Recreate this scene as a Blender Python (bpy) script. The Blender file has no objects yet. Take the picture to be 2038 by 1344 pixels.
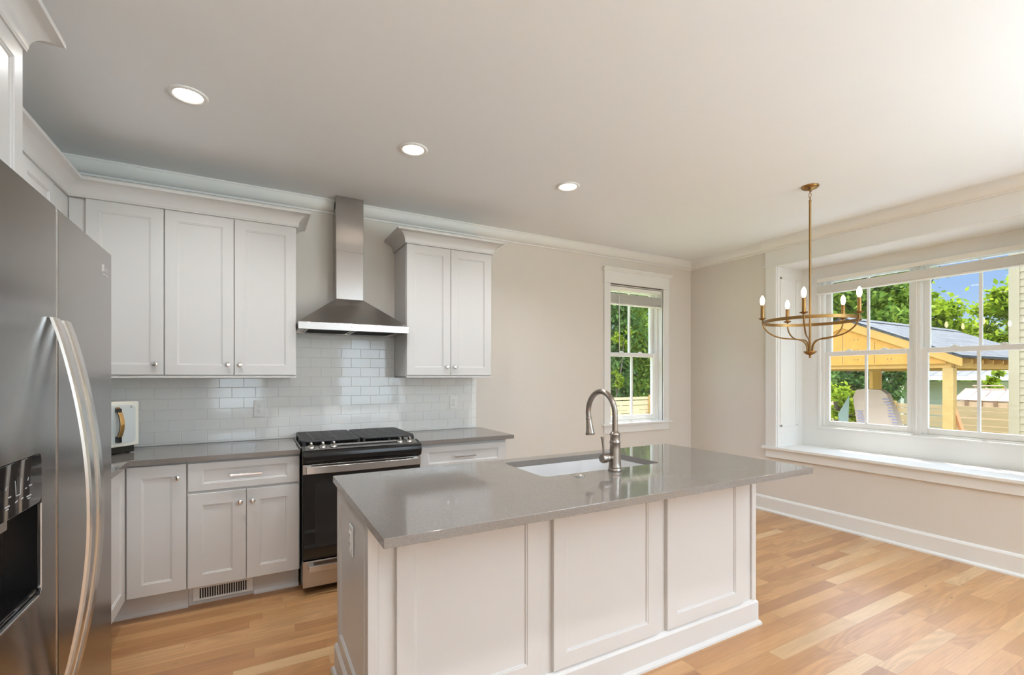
import bpy, bmesh, math, random
from mathutils import Vector, Matrix
PI = math.pi
R = math.radians
sc = bpy.context.scene
col = sc.collection

# ---------------------------------------------------------------- camera
W, H = 2038, 1344
cam_d = bpy.data.cameras.new('camera'); cam = bpy.data.objects.new('camera', cam_d); col.objects.link(cam)
cam_d.sensor_width = 36; cam_d.lens = 932.0 / W * 36
cam_d.shift_y = (749.8 - H / 2) / W
cam_d.clip_start = 0.02; cam_d.clip_end = 300
cam.location = (0, 0, 1.378); cam.rotation_euler = (R(90), 0, R(-28.93))
sc.camera = cam
sc.view_settings.view_transform = 'Standard'; sc.view_settings.look = 'None'
sc.view_settings.gamma = 1; sc.view_settings.use_curve_mapping = False
sc.view_settings.exposure = 0.42
sc.cycles.max_bounces = 9; sc.cycles.diffuse_bounces = 6; sc.cycles.glossy_bounces = 5
sc.cycles.transparent_max_bounces = 16; sc.cycles.transmission_bounces = 5
sc.cycles.sample_clamp_indirect = 6; sc.cycles.caustics_reflective = False; sc.cycles.caustics_refractive = False

# ---------------------------------------------------------------- sky, sun, window portals, added fill lamps
wd = bpy.data.worlds.new('sky'); sc.world = wd; wd.use_nodes = True
nt = wd.node_tree; nt.nodes.clear()
tc = nt.nodes.new('ShaderNodeTexCoord'); sx = nt.nodes.new('ShaderNodeSeparateXYZ'); nt.links.new(tc.outputs['Generated'], sx.inputs[0])
sr = nt.nodes.new('ShaderNodeValToRGB'); nt.links.new(sx.outputs[2], sr.inputs[0])
sr.color_ramp.elements[0].position = 0.0; sr.color_ramp.elements[0].color = (.50, .63, .78, 1)
sr.color_ramp.elements[1].position = 1.0; sr.color_ramp.elements[1].color = (3.4, 4.1, 5.4, 1)
for p_, c_ in ((.06, (.42, .57, .77, 1)), (.20, (.22, .38, .70, 1)), (.32, (.25, .42, .74, 1)), (.50, (3.6, 4.4, 5.7, 1))):
    e_ = sr.color_ramp.elements.new(p_); e_.color = c_
bg = nt.nodes.new('ShaderNodeBackground'); bg.inputs[1].default_value = 1.0
wo = nt.nodes.new('ShaderNodeOutputWorld')
nt.links.new(sr.outputs[0], bg.inputs[0]); nt.links.new(bg.outputs[0], wo.inputs[0])

SUN_TO = Vector((.36, .34, 1.0)).normalized()
sd = bpy.data.lights.new('sun', 'SUN'); sd.energy = 5.8; sd.angle = R(.6); sd.color = (1, .97, .92)
so = bpy.data.objects.new('sun', sd); col.objects.link(so); so.rotation_euler = SUN_TO.to_track_quat('Z', 'Y').to_euler()

def area(name, loc, direction, sx, sy, power, color=(1, 1, 1), portal=False, spread=180):
    d = bpy.data.lights.new(name, 'AREA'); d.shape = 'RECTANGLE'; d.size = sx; d.size_y = sy
    d.energy = power; d.color = color; d.spread = R(spread)
    if portal: d.cycles.is_portal = True
    o = bpy.data.objects.new(name, d); col.objects.link(o); o.location = loc
    o.rotation_euler = (-Vector(direction)).to_track_quat('Z', 'Y').to_euler()
    return o
# daylight portals in the two windows we see, added fill lamps at the unseen living room windows behind the camera
area('daylight_portal_bay', (5.22, 1.86, 1.64), (-1, 0, 0), 1.7, 1.5, 1, portal=True)
area('daylight_portal_small', (3.75, 4.12, 1.62), (0, -1, 0), .8, 1.5, 1, portal=True)
for nm, x, sx, pw in (('rear_window_fill', -.3, .9, 19), ('rear_window_fill', 2.75, 1.5, 33)):
    area(nm, (x, -4.98, 1.45), (0, 1, .5), sx, 1.8, pw, (.76, .90, 1.0))  # added soft fill at the rear windows, tilted up towards the ceiling
area('side_window_fill', (4.60, -2.4, 1.5), (-.6, .1, 1), 2.8, 1.3, 290, (.66, .85, 1.0), spread=138)  # added uplight out of view, brightens the ceiling directly

# ---------------------------------------------------------------- mesh helpers
def T(x=0, y=0, z=0): return Matrix.Translation((x, y, z))
def RZ(a): return Matrix.Rotation(a, 4, 'Z')
def RX(a): return Matrix.Rotation(a, 4, 'X')
def RY(a): return Matrix.Rotation(a, 4, 'Y')
def bm_new(): return bmesh.new()
def box(bm, x0, x1, y0, y1, z0, z1, M=None):
    co = [(x, y, z) for z in (z0, z1) for y in (y0, y1) for x in (x0, x1)]
    v = [bm.verts.new(M @ Vector(c) if M else c) for c in co]
    for f in ((0, 2, 3, 1), (4, 5, 7, 6), (0, 1, 5, 4), (2, 6, 7, 3), (0, 4, 6, 2), (1, 3, 7, 5)):
        bm.faces.new([v[i] for i in f])
    return bm
def prism(bm, pts, d0, d1, axis='x', M=None):
    """extrude a closed 2D outline; axis x: pts=(y,z); axis y: pts=(x,z); axis z: pts=(x,y)"""
    def P(p, d): return {'x': (d, p[0], p[1]), 'y': (p[0], d, p[1]), 'z': (p[0], p[1], d)}[axis]
    a = [bm.verts.new(M @ Vector(P(p, d0)) if M else P(p, d0)) for p in pts]
    b = [bm.verts.new(M @ Vector(P(p, d1)) if M else P(p, d1)) for p in pts]
    n = len(pts)
    bm.faces.new(a); bm.faces.new(b[::-1])
    for i in range(n): bm.faces.new([a[i], b[i], b[(i + 1) % n], a[(i + 1) % n]])
    return bm
def lathe(bm, prof, M=None, seg=28, cap=True):
    """prof = [(r,z)...] about local z"""
    rings = []
    for r, z in prof:
        rings.append([bm.verts.new((M @ Vector((r * math.cos(2 * PI * k / seg), r * math.sin(2 * PI * k / seg), z))) if M else (r * math.cos(2 * PI * k / seg), r * math.sin(2 * PI * k / seg), z)) for k in range(seg)])
    for a, b in zip(rings, rings[1:]):
        for k in range(seg): bm.faces.new([a[k], a[(k + 1) % seg], b[(k + 1) % seg], b[k]])
    if cap: bm.faces.new(rings[0][::-1]); bm.faces.new(rings[-1])
    return bm
def smooth_path(pts, n=6):
    """Catmull-Rom"""
    P = [Vector(p) for p in pts]; P = [P[0] * 2 - P[1]] + P + [P[-1] * 2 - P[-2]]
    out = []
    for i in range(1, len(P) - 2):
        for k in range(n):
            t = k / n; a, b, c, d = P[i - 1], P[i], P[i + 1], P[i + 2]
            out.append(.5 * ((2 * b) + (c - a) * t + (2 * a - 5 * b + 4 * c - d) * t * t + (3 * b - a - 3 * c + d) * t ** 3))
    out.append(P[-2]); return out
def tube(bm, pts, rad, seg=12, M=None, section=None, up=None):
    """sweep a circle (or a 2D section list) along points; rad number or list"""
    pts = [Vector(p) for p in pts]; n = len(pts); prev = None; rings = []
    for i, p in enumerate(pts):
        t = (pts[min(i + 1, n - 1)] - pts[max(i - 1, 0)]).normalized()
        if up is not None: u = Vector(up); u = (u - t * u.dot(t)).normalized()
        elif prev is None:
            u = t.cross(Vector((0, 0, 1)));  u = u.normalized() if u.length > 1e-3 else Vector((1, 0, 0))
        else: u = (prev - t * prev.dot(t)).normalized()
        prev = u; w = t.cross(u); r = rad[i] if isinstance(rad, (list, tuple)) else rad
        if section: ring = [p + u * a + w * b for a, b in section]
        else: ring = [p + (u * math.cos(2 * PI * k / seg) + w * math.sin(2 * PI * k / seg)) * r for k in range(seg)]
        rings.append([bm.verts.new(M @ q if M else q) for q in ring])
    m = len(rings[0])
    for a, b in zip(rings, rings[1:]):
        for k in range(m): bm.faces.new([a[k], a[(k + 1) % m], b[(k + 1) % m], b[k]])
    bm.faces.new(rings[0][::-1]); bm.faces.new(rings[-1])
    return bm
def ball(bm, c, r, M=None, sx=1, sy=1, sz=1, u=16, v=10):
    mm = T(*c) @ Matrix.Diagonal((sx, sy, sz, 1))
    bmesh.ops.create_uvsphere(bm, u_segments=u, v_segments=v, radius=r, matrix=(M @ mm) if M else mm)
    return bm

def obj(name, bm, mat, parent=None, bevel=0, smooth=False, bseg=2, autosmooth=None):
    bmesh.ops.recalc_face_normals(bm, faces=bm.faces)
    me = bpy.data.meshes.new(name); bm.to_mesh(me); bm.free()
    o = bpy.data.objects.new(name, me); col.objects.link(o)
    if isinstance(mat, (list, tuple)):
        for m in mat: me.materials.append(m)
    else: me.materials.append(mat)
    if parent: o.parent = parent
    if smooth:
        for p in me.polygons: p.use_smooth = True
        if autosmooth is not None:
            me.set_sharp_from_angle(angle=R(autosmooth))
    if bevel:
        m = o.modifiers.new('bevel', 'BEVEL'); m.width = bevel; m.segments = bseg; m.limit_method = 'ANGLE'; m.angle_limit = R(35)
        m.harden_normals = False
    return o
def thing(name, label, cat, loc=(0, 0, 0), rotz=0, group=None):
    o = bpy.data.objects.new(name, None); col.objects.link(o); o.empty_display_size = .1
    o.location = loc; o.rotation_euler = (0, 0, rotz); o['label'] = label; o['category'] = cat
    if group: o['group'] = group
    return o
def tag(o, label, cat, group=None, kind=None):
    o['label'] = label; o['category'] = cat
    if group: o['group'] = group
    if kind: o['kind'] = kind
    return o
def struct(name, bm, mat, label=None, **k):
    o = obj(name, bm, mat, **k); o['kind'] = 'structure'
    if label: o['label'] = label
    return o
def dup(o, loc=None, parent=None, top=True):
    c = o.copy(); col.objects.link(c)
    if parent: c.parent = parent
    for ch in list(o.children): dup(ch, None, c)
    if loc is not None: c.location = loc
    return c

# ---------------------------------------------------------------- materials
def N(m, t, **k):
    n = m.node_tree.nodes.new(t)
    for a, b in k.items():
        if a.startswith('i_'): n.inputs[a[2:].replace('_', ' ')].default_value = b
        else: setattr(n, a, b)
    return n
def L(m, a, b): m.node_tree.links.new(a, b)
def pbr(name, color, rough=.5, metal=0, spec=.5, bump=0, bscale=200, coat=0, var=0, vscale=3, aniso=0, emis=None, estr=0, stretch=None, rvar=0):
    m = bpy.data.materials.new(name); m.use_nodes = True
    b = m.node_tree.nodes['Principled BSDF']
    b.inputs['Base Color'].default_value = (*color, 1); b.inputs['Roughness'].default_value = rough
    b.inputs['Metallic'].default_value = metal; b.inputs['Specular IOR Level'].default_value = spec
    if coat: b.inputs['Coat Weight'].default_value = coat; b.inputs['Coat Roughness'].default_value = .08
    if aniso: b.inputs['Anisotropic'].default_value = aniso
    if emis: b.inputs['Emission Color'].default_value = (*emis, 1); b.inputs['Emission Strength'].default_value = estr
    tc = N(m, 'ShaderNodeTexCoord'); mp = N(m, 'ShaderNodeMapping'); L(m, tc.outputs['Object'], mp.inputs[0])
    if stretch: mp.inputs['Scale'].default_value = stretch
    if bump:
        n = N(m, 'ShaderNodeTexNoise'); n.inputs['Scale'].default_value = bscale; n.inputs['Detail'].default_value = 3
        L(m, mp.outputs[0], n.inputs['Vector'])
        bp = N(m, 'ShaderNodeBump'); bp.inputs['Strength'].default_value = bump; bp.inputs['Distance'].default_value = .002
        L(m, n.outputs['Fac'], bp.inputs['Height']); L(m, bp.outputs[0], b.inputs['Normal'])
    n = N(m, 'ShaderNodeTexNoise'); n.inputs['Scale'].default_value = vscale; n.inputs['Detail'].default_value = 4
    L(m, mp.outputs[0], n.inputs['Vector'])
    if rvar:
        mr = N(m, 'ShaderNodeMapRange'); mr.inputs[3].default_value = rough - rvar; mr.inputs[4].default_value = rough + rvar
        L(m, n.outputs['Fac'], mr.inputs[0]); L(m, mr.outputs[0], b.inputs['Roughness'])
    v = var or .01
    mx = N(m, 'ShaderNodeMix', data_type='RGBA'); mx.inputs[6].default_value = (*[max(0, c * (1 - v)) for c in color], 1)
    mx.inputs[7].default_value = (*[min(1, c * (1 + v)) for c in color], 1)
    L(m, n.outputs['Fac'], mx.inputs[0]); L(m, mx.outputs[2], b.inputs['Base Color'])
    return m
M_wall = pbr('wall_paint', (.715, .67, .615), .7, bump=.08, bscale=300, spec=.3)
M_ceil = pbr('ceiling_paint', (.86, .885, .915), .85, bump=.06, bscale=250, spec=.15)
M_trim = pbr('trim_paint', (.80, .795, .775), .38, spec=.4)
M_baytrim = pbr('bay_paint', (.82, .81, .78), .35, spec=.4)
M_cab = pbr('cabinet_paint', (.65, .632, .618), .30, spec=.45, var=.006)
M_steel = pbr('brushed_steel', (.52, .495, .475), .26, metal=1, aniso=.75, bump=.05, bscale=60, stretch=(1, 1, 30), var=.03, vscale=8)
M_steelh = pbr('brushed_steel_fridge', (.34, .315, .30), .19, metal=1, bump=.04, bscale=50, stretch=(1, .6, 40), var=.04, vscale=6)
M_handle = pbr('satin_steel', (.62, .60, .58), .22, metal=1, bump=.02, bscale=80, stretch=(10, 10, .5))
M_chrome = pbr('chrome', (.75, .74, .73), .12, metal=1)
M_nickel = pbr('brushed_nickel', (.35, .305, .268), .28, metal=1, bump=.03, bscale=150, stretch=(1, 1, .2))
M_brass = pbr('antique_brass', (.33, .19, .068), .32, metal=1, var=.12, vscale=30)
M_black = pbr('black_enamel', (.012, .011, .011), .14, spec=.5)
M_iron = pbr('cast_iron', (.028, .027, .027), .5, bump=.2, bscale=400)
M_glassb = pbr('black_glass', (.010, .009, .009), .04, spec=.6)
M_plasticw = pbr('white_plastic', (.85, .85, .84), .35)
M_dark = pbr('dark_slot', (.02, .02, .02), .7)
M_sink = pbr('white_fireclay', (.70, .69, .69), .18, spec=.5)
M_blind = pbr('blind_vinyl', (.86, .845, .79), .45)
M_sash = pbr('sash_vinyl', (.84, .84, .81), .35)

def quartz():
    m = pbr('grey_quartz', (.245, .22, .20), .05, spec=.6)
    b = m.node_tree.nodes['Principled BSDF']
    tc = N(m, 'ShaderNodeTexCoord'); v = N(m, 'ShaderNodeTexVoronoi'); v.inputs['Scale'].default_value = 700
    L(m, tc.outputs['Object'], v.inputs['Vector'])
    n = N(m, 'ShaderNodeTexNoise'); n.inputs['Scale'].default_value = 450; L(m, tc.outputs['Object'], n.inputs['Vector'])
    sep = N(m, 'ShaderNodeSeparateColor'); L(m, v.outputs['Color'], sep.inputs[0])
    cr = N(m, 'ShaderNodeValToRGB'); L(m, sep.outputs[0], cr.inputs[0])
    e = cr.color_ramp.elements; e[0].position = 0; e[0].color = (.15, .132, .118, 1); e[1].position = 1; e[1].color = (.32, .292, .265, 1)
    a = cr.color_ramp.elements.new(.12); a.color = (.195, .174, .157, 1); a = cr.color_ramp.elements.new(.88); a.color = (.23, .207, .188, 1)
    L(m, cr.outputs[0], b.inputs['Base Color'])
    return m
M_quartz = quartz()

def oak(name='oak_floor', pw=.0795, scale=1.0):
    m = bpy.data.materials.new(name); m.use_nodes = True; b = m.node_tree.nodes['Principled BSDF']
    tc = N(m, 'ShaderNodeTexCoord'); sp = N(m, 'ShaderNodeSeparateXYZ'); L(m, tc.outputs['Object'], sp.inputs[0])
    def math_(op, a, bb=None, c=None):
        n = N(m, 'ShaderNodeMath', operation=op)
        for i, x in enumerate((a, bb, c)):
            if x is None: continue
            if isinstance(x, (int, float)): n.inputs[i].default_value = x
            else: L(m, x, n.inputs[i])
        return n.outputs[0]
    yv = math_('DIVIDE', sp.outputs[1], pw); row = math_('FLOOR', yv); fy = math_('FRACT', yv)
    wn = N(m, 'ShaderNodeTexWhiteNoise', noise_dimensions='1D'); L(m, row, wn.inputs['W'])
    off = math_('MULTIPLY', wn.outputs['Value'], 17.3)
    ln = math_('ADD', math_('MULTIPLY', math_('FRACT', math_('MULTIPLY', wn.outputs['Value'], 37.7)), .55), .62)
    xv = math_('DIVIDE', math_('ADD', sp.outputs[0], off), ln); ci = math_('FLOOR', xv); fx = math_('FRACT', xv)
    cb = N(m, 'ShaderNodeCombineXYZ'); L(m, row, cb.inputs[0]); L(m, ci, cb.inputs[1])
    w2 = N(m, 'ShaderNodeTexWhiteNoise', noise_dimensions='3D'); L(m, cb.outputs[0], w2.inputs['Vector'])
    s2 = N(m, 'ShaderNodeSeparateColor'); L(m, w2.outputs['Color'], s2.inputs[0])
    # plank tone
    cr = N(m, 'ShaderNodeValToRGB'); L(m, s2.outputs[0], cr.inputs[0]); e = cr.color_ramp.elements
    e[0].position = 0; e[0].color = (.40, .195, .082, 1); e[1].position = 1; e[1].color = (.62, .40, .205, 1)
    for p_, c_ in ((.18, (.44, .215, .083, 1)), (.5, (.51, .265, .108, 1)), (.8, (.56, .31, .135, 1))):
        a = e.new(p_); a.color = c_
    # grain: broad tone, fine pores and cathedral figure, shifted per plank
    px_ = math_('ADD', sp.outputs[0], math_('MULTIPLY', s2.outputs[1], 60)); pz_ = math_('MULTIPLY', s2.outputs[2], 40)
    def noise(kx, ky, detail, rough, dist=0):
        v_ = N(m, 'ShaderNodeCombineXYZ'); L(m, math_('MULTIPLY', px_, kx), v_.inputs[0]); L(m, math_('MULTIPLY', sp.outputs[1], ky), v_.inputs[1]); L(m, pz_, v_.inputs[2])
        n_ = N(m, 'ShaderNodeTexNoise'); n_.inputs['Scale'].default_value = 1; n_.inputs['Detail'].default_value = detail; n_.inputs['Roughness'].default_value = rough; n_.inputs['Distortion'].default_value = dist
        L(m, v_.outputs[0], n_.inputs['Vector']); return n_.outputs['Fac']
    broad = noise(1.3, 9, 3, .5, .4); fine = noise(7, 130, 3, .6); fig = noise(.9, 5.5, 1.5, .4, .2)
    figb = math_('SINE', math_('MULTIPLY', fig, 95))
    fmask = math_('GREATER_THAN', s2.outputs[1], .45)
    g = broad
    # knots
    kv = N(m, 'ShaderNodeCombineXYZ'); L(m, math_('MULTIPLY', sp.outputs[0], 1.0), kv.inputs[0]); L(m, math_('MULTIPLY', sp.outputs[1], 2.4), kv.inputs[1])
    vo = N(m, 'ShaderNodeTexVoronoi'); vo.inputs['Scale'].default_value = 3.6; L(m, kv.outputs[0], vo.inputs['Vector'])
    kn = N(m, 'ShaderNodeMapRange'); kn.inputs[1].default_value = .02; kn.inputs[2].default_value = .075; L(m, vo.outputs['Distance'], kn.inputs[0])
    ks = N(m, 'ShaderNodeSeparateColor'); L(m, vo.outputs['Color'], ks.inputs[0])
    kmask = math_('MULTIPLY', math_('SUBTRACT', 1, kn.outputs[0]), math_('GREATER_THAN', ks.outputs[0], .55))
    gm = math_('ADD', .50, math_('ADD', math_('MULTIPLY', broad, .52), math_('ADD', math_('MULTIPLY', fine, .42), math_('MULTIPLY', math_('MULTIPLY', figb, fmask), .07))))
    # seams
    ey = math_('MINIMUM', fy, math_('SUBTRACT', 1, fy)); sy = math_('LESS_THAN', ey, .010)
    ex = math_('MULTIPLY', math_('MINIMUM', fx, math_('SUBTRACT', 1, fx)), ln); sx = math_('LESS_THAN', ex, .0011)
    seam = math_('MAXIMUM', sy, sx)
    dk = math_('SUBTRACT', 1, math_('MULTIPLY', seam, .35)); dk2 = math_('MULTIPLY', dk, math_('SUBTRACT', 1, math_('MULTIPLY', kmask, .72)))
    tot = math_('MULTIPLY', gm, dk2)
    mul = N(m, 'ShaderNodeVectorMath', operation='SCALE'); L(m, cr.outputs[0], mul.inputs[0]); L(m, math_('MULTIPLY', tot, 1.0), mul.inputs['Scale'])
    L(m, mul.outputs[0], b.inputs['Base Color'])
    b.inputs['Roughness'].default_value = .38; b.inputs['Specular IOR Level'].default_value = .6; b.inputs['Coat Weight'].default_value = .25; b.inputs['Coat Roughness'].default_value = .3
    bp = N(m, 'ShaderNodeBump'); bp.inputs['Strength'].default_value = .12; bp.inputs['Distance'].default_value = .001
    L(m, math_('SUBTRACT', fine, math_('MULTIPLY', seam, 1.5)), bp.inputs['Height']); L(m, bp.outputs[0], b.inputs['Normal'])
    return m
M_floor = oak()

def glass_mat(name='window_glass', tint=(.985, .99, .985)):
    m = bpy.data.materials.new(name); m.use_nodes = True; m.node_tree.nodes.clear()
    o = N(m, 'ShaderNodeOutputMaterial'); tr = N(m, 'ShaderNodeBsdfTransparent'); gl = N(m, 'ShaderNodeBsdfGlossy')
    tr.inputs[0].default_value = (*tint, 1); gl.inputs['Roughness'].default_value = .0
    lw = N(m, 'ShaderNodeLayerWeight'); lw.inputs[0].default_value = .5
    pw = N(m, 'ShaderNodeMath', operation='POWER'); L(m, lw.outputs['Facing'], pw.inputs[0]); pw.inputs[1].default_value = 5
    fr = N(m, 'ShaderNodeMath', operation='MULTIPLY_ADD'); L(m, pw.outputs[0], fr.inputs[0]); fr.inputs[1].default_value = .9; fr.inputs[2].default_value = .03
    mx = N(m, 'ShaderNodeMixShader'); L(m, fr.outputs[0], mx.inputs[0]); L(m, tr.outputs[0], mx.inputs[1]); L(m, gl.outputs[0], mx.inputs[2]); L(m, mx.outputs[0], o.inputs[0])
    return m
M_glass = glass_mat()
def emit(name, color, s):
    m = bpy.data.materials.new(name); m.use_nodes = True; m.node_tree.nodes.clear()
    o = N(m, 'ShaderNodeOutputMaterial'); e = N(m, 'ShaderNodeEmission'); e.inputs[0].default_value = (*color, 1); e.inputs[1].default_value = s
    L(m, e.outputs[0], o.inputs[0]); return m
M_lamp = emit('downlight_lens', (1, .86, .70), 9)
M_bulb = emit('bulb_glow', (1, .80, .52), 16)
# ================================================================ THE SETTING
XL, XR, YB, YF, ZC = -1.25, 4.62, 3.90, -5.0, 2.75
struct('floor', box(bm_new(), XL - .15, XR + .15, YF - .15, YB + .15, -.05, 0), M_floor, 'oak plank floor')
struct('ceiling', box(bm_new(), XL - .15, 5.25, YF - .15, YB + .2, ZC, ZC + .1), M_ceil, 'flat painted ceiling')
# bay opening in the right wall
BY0, BY1, BZ0, BZ1, XB = .89, 2.833, .655, 2.485, 5.05
WT = .14
b = bm_new()
box(b, XR, XR + WT, BY1 + .012, YB + WT, 0, ZC); box(b, XR, XR + WT, -.9, BY0 - .012, 0, ZC)
box(b, XR, XR + WT, BY0 - .012, BY1 + .012, 0, BZ0 - .03); box(b, XR, XR + WT, BY0 - .012, BY1 + .012, BZ1 + .02, ZC)
box(b, XR, XR + WT, -3.9, -.9, 0, .65); box(b, XR, XR + WT, -3.9, -.9, 2.35, ZC); box(b, XR, XR + WT, YF, -3.9, 0, ZC)
struct('wall_right', b, M_wall, 'beige wall with the bay window')
# back wall with small window opening
WX0, WX1, WZ0, WZ1 = 3.36, 4.14, .862, 2.375
b = bm_new()
box(b, XL - WT, WX0, YB, YB + WT, 0, ZC); box(b, WX1, XR, YB, YB + WT, 0, ZC)
box(b, WX0, WX1, YB, YB + WT, 0, WZ0); box(b, WX0, WX1, YB, YB + WT, WZ1, ZC)
struct('wall_back', b, M_wall, 'beige wall behind the range')
struct('wall_left', box(bm_new(), XL - WT, XL, YF, YB, 0, ZC), M_wall, 'wall behind the refrigerator')
b = bm_new()
box(b, XL - WT, -.75, YF - WT, YF, 0, ZC); box(b, .15, 2.0, YF - WT, YF, 0, ZC); box(b, 3.5, XR + WT, YF - WT, YF, 0, ZC)
for x0, x1 in ((-.75, .15), (2.0, 3.5)):
    box(b, x0, x1, YF - WT, YF, 0, .5); box(b, x0, x1, YF - WT, YF, 2.4, ZC)
struct('wall_rear', b, M_wall, 'living room wall behind the camera')

# ---- bay shell
b = bm_new()
box(b, XR + .005, XB + .12, BY1, BY1 + .10, BZ0 - .3, BZ1 + .2)      # left cheek
struct('trim_1', b, M_baytrim, 'left cheek of the bay', bevel=.002)
b = bm_new()
# raised moulding frame forming the recessed panel on the left cheek
for (x0, x1, z0, z1) in ((4.66, 4.685, .87, 2.385), (4.93, 4.955, .87, 2.385), (4.66, 4.955, .865, .89), (4.66, 4.955, 2.365, 2.39)):
    box(b, x0, x1, BY1 - .008, BY1 + .002, z0, z1)
struct('trim_2', b, M_baytrim, 'moulding panel on the bay cheek', bevel=.003)
struct('trim_3', box(bm_new(), XR + .005, XB + .12, BY0 - .10, BY0, BZ0 - .3, BZ1 + .2), M_baytrim, 'right cheek of the bay', bevel=.002)
struct('trim_4', box(bm_new(), XR + .005, XB + .2, BY0 - .1, BY1 + .1, BZ1, BZ1 + .05), M_baytrim, 'head of the bay')
# back face of the bay around the double window
GY0, GY1, GZ0, GZ1 = 1.045, 2.675, .855, 2.375
b = bm_new()
box(b, XB, XB + .13, BY0, GY0, BZ0, BZ1); box(b, XB, XB + .13, GY1, BY1, BZ0, BZ1)
box(b, XB, XB + .13, GY0, GY1, BZ0, GZ0); box(b, XB, XB + .13, GY0, GY1, GZ1, BZ1)
struct('wall_bay', b, M_baytrim, 'white panelled back of the bay')
b = prism(bm_new(), [(4.572, BY0 - .15), (4.619, BY0 - .15), (4.619, BY0 - .004), (XB + .02, BY0 - .004), (XB + .02, BY1 + .004), (4.619, BY1 + .004), (4.619, BY1 + .145), (4.572, BY1 + .145)], BZ0 - .012, BZ0 + .015, 'z')
struct('trim_5', b, M_baytrim, 'window seat ledge', bevel=.005)
struct('trim_6', box(bm_new(), 4.598, XR + .005, BY0 - .12, BY1 + .112, .56, BZ0 - .011), M_trim, 'apron under the window seat', bevel=.002)
# casing of the bay opening: left leg, right leg, tall header up to the crown
struct('trim_7', box(bm_new(), 4.598, XR + .005, BY1 + .004, BY1 + .112, BZ0 + .015, BZ1 + .005), M_trim, 'left casing of the bay', bevel=.002)
struct('trim_8', box(bm_new(), 4.598, XR + .005, BY0 - .112, BY0 - .004, BZ0 + .015, BZ1 + .005), M_trim, 'right casing of the bay', bevel=.002)
b = bm_new(); box(b, 4.596, XR + .005, BY0 - .115, BY1 + .115, BZ1 + .005, 2.68); box(b, 4.588, XR + .005, BY0 - .125, BY1 + .125, BZ1 + .001, BZ1 + .017)
struct('trim_9', b, M_trim, 'header over the bay', bevel=.002)

# ---- crown moulding
def crown_profile(p, h):          # (out from wall, z below ceiling)
    return [(0, 0), (p, 0), (p, -.010), (p - .004, -.012)] + [(p - .004 - (p - .016) * (1 - math.cos(a_)) , -.014 - (h - .026) * math.sin(a_)) for a_ in [k * PI / 16 for k in range(0, 9)]] + [(.010, -h), (0, -h)]
def crown(name, a, c, n, p=.062, h=.098, label=''):
    """a,c: 2D wall points, n: into-room normal"""
    bm = bm_new(); pr = crown_profile(p, h); A, C, n = Vector(a), Vector(c), Vector(n); d = (C - A).normalized()
    ra, rc = [], []
    for o, z in pr:
        pa = A + n * o + d * (o if cut_a else 0); pc = C + n * o - d * (o if cut_c else 0)
        ra.append(bm.verts.new((pa.x, pa.y, ZC + z))); rc.append(bm.verts.new((pc.x, pc.y, ZC + z)))
    k = len(pr); bm.faces.new(ra); bm.faces.new(rc[::-1])
    for i in range(k): bm.faces.new([ra[i], rc[i], rc[(i + 1) % k], ra[(i + 1) % k]])
    return struct(name, bm, M_trim, label, smooth=True, autosmooth=28)
cut_a, cut_c = False, True
crown('trim_11', (.754, YB), (XR, YB), (0, -1), label='crown moulding right of the hood')
cut_a, cut_c = True, False
crown('trim_10', (XL, YB), (.549, YB), (0, -1), label='crown moulding left of the hood')
cut_a, cut_c = True, False
crown('trim_12', (XR, YB), (XR, BY1 + .10), (-1, 0), label='crown moulding in the window corner')
cut_a = False
crown('trim_13', (4.596, BY1 + .125), (4.596, BY0 - .125), (-1, 0), p=.066, label='crown moulding over the bay')
crown('trim_14', (XR, BY0 - .11), (XR, YF), (-1, 0), label='crown moulding beyond the bay')
crown('trim_15', (XL, YB - .062), (XL, YF), (1, 0), label='crown moulding on the left wall')

# ---- baseboards
def base_prof(sgn, w):
    return [(w, 0), (w + sgn * .032, 0), (w + sgn * .032, .012), (w + sgn * .024, .022), (w + sgn * .016, .026), (w + sgn * .016, .135), (w + sgn * .010, .148), (w + sgn * .004, .155), (w, .155)]
struct('baseboard_right', prism(bm_new(), base_prof(-1, XR), YF, YB, 'y'), M_trim, 'white baseboard under the bay')
struct('baseboard_back', prism(bm_new(), base_prof(-1, YB), 1.80, XR, 'x'), M_trim, 'white baseboard beneath the small window')

# ================================================================ WINDOWS
def sash(win, name, w, h, z, y, munt=1, fr=.045, rail_top=.045, rail_bot=.05, t=.035):
    """local frame: x across, y depth (+ outward), z up; lower-left corner at origin offset"""
    x0, x1 = w; z0, z1 = z
    bm = bm_new()
    box(bm, x0, x0 + fr, y, y + t, z0, z1); box(bm, x1 - fr, x1, y, y + t, z0, z1)
    box(bm, x0 + fr, x1 - fr, y, y + t, z0, z0 + rail_bot); box(bm, x0 + fr, x1 - fr, y, y + t, z1 - rail_top, z1)
    s = obj(name, bm, M_sash, win, bevel=.004)
    xm = (x0 + x1) / 2
    obj('muntin', box(bm_new(), xm - .010, xm + .010, y + .004, y + t - .006, z0 + rail_bot, z1 - rail_top), M_sash, s, bevel=.002)
    obj('pane', box(bm_new(), x0 + fr - .004, x1 - fr + .004, y + t * .5 - .001, y + t * .5 + .001, z0 + rail_bot - .004, z1 - rail_top + .004), M_glass, s)
    return s
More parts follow.
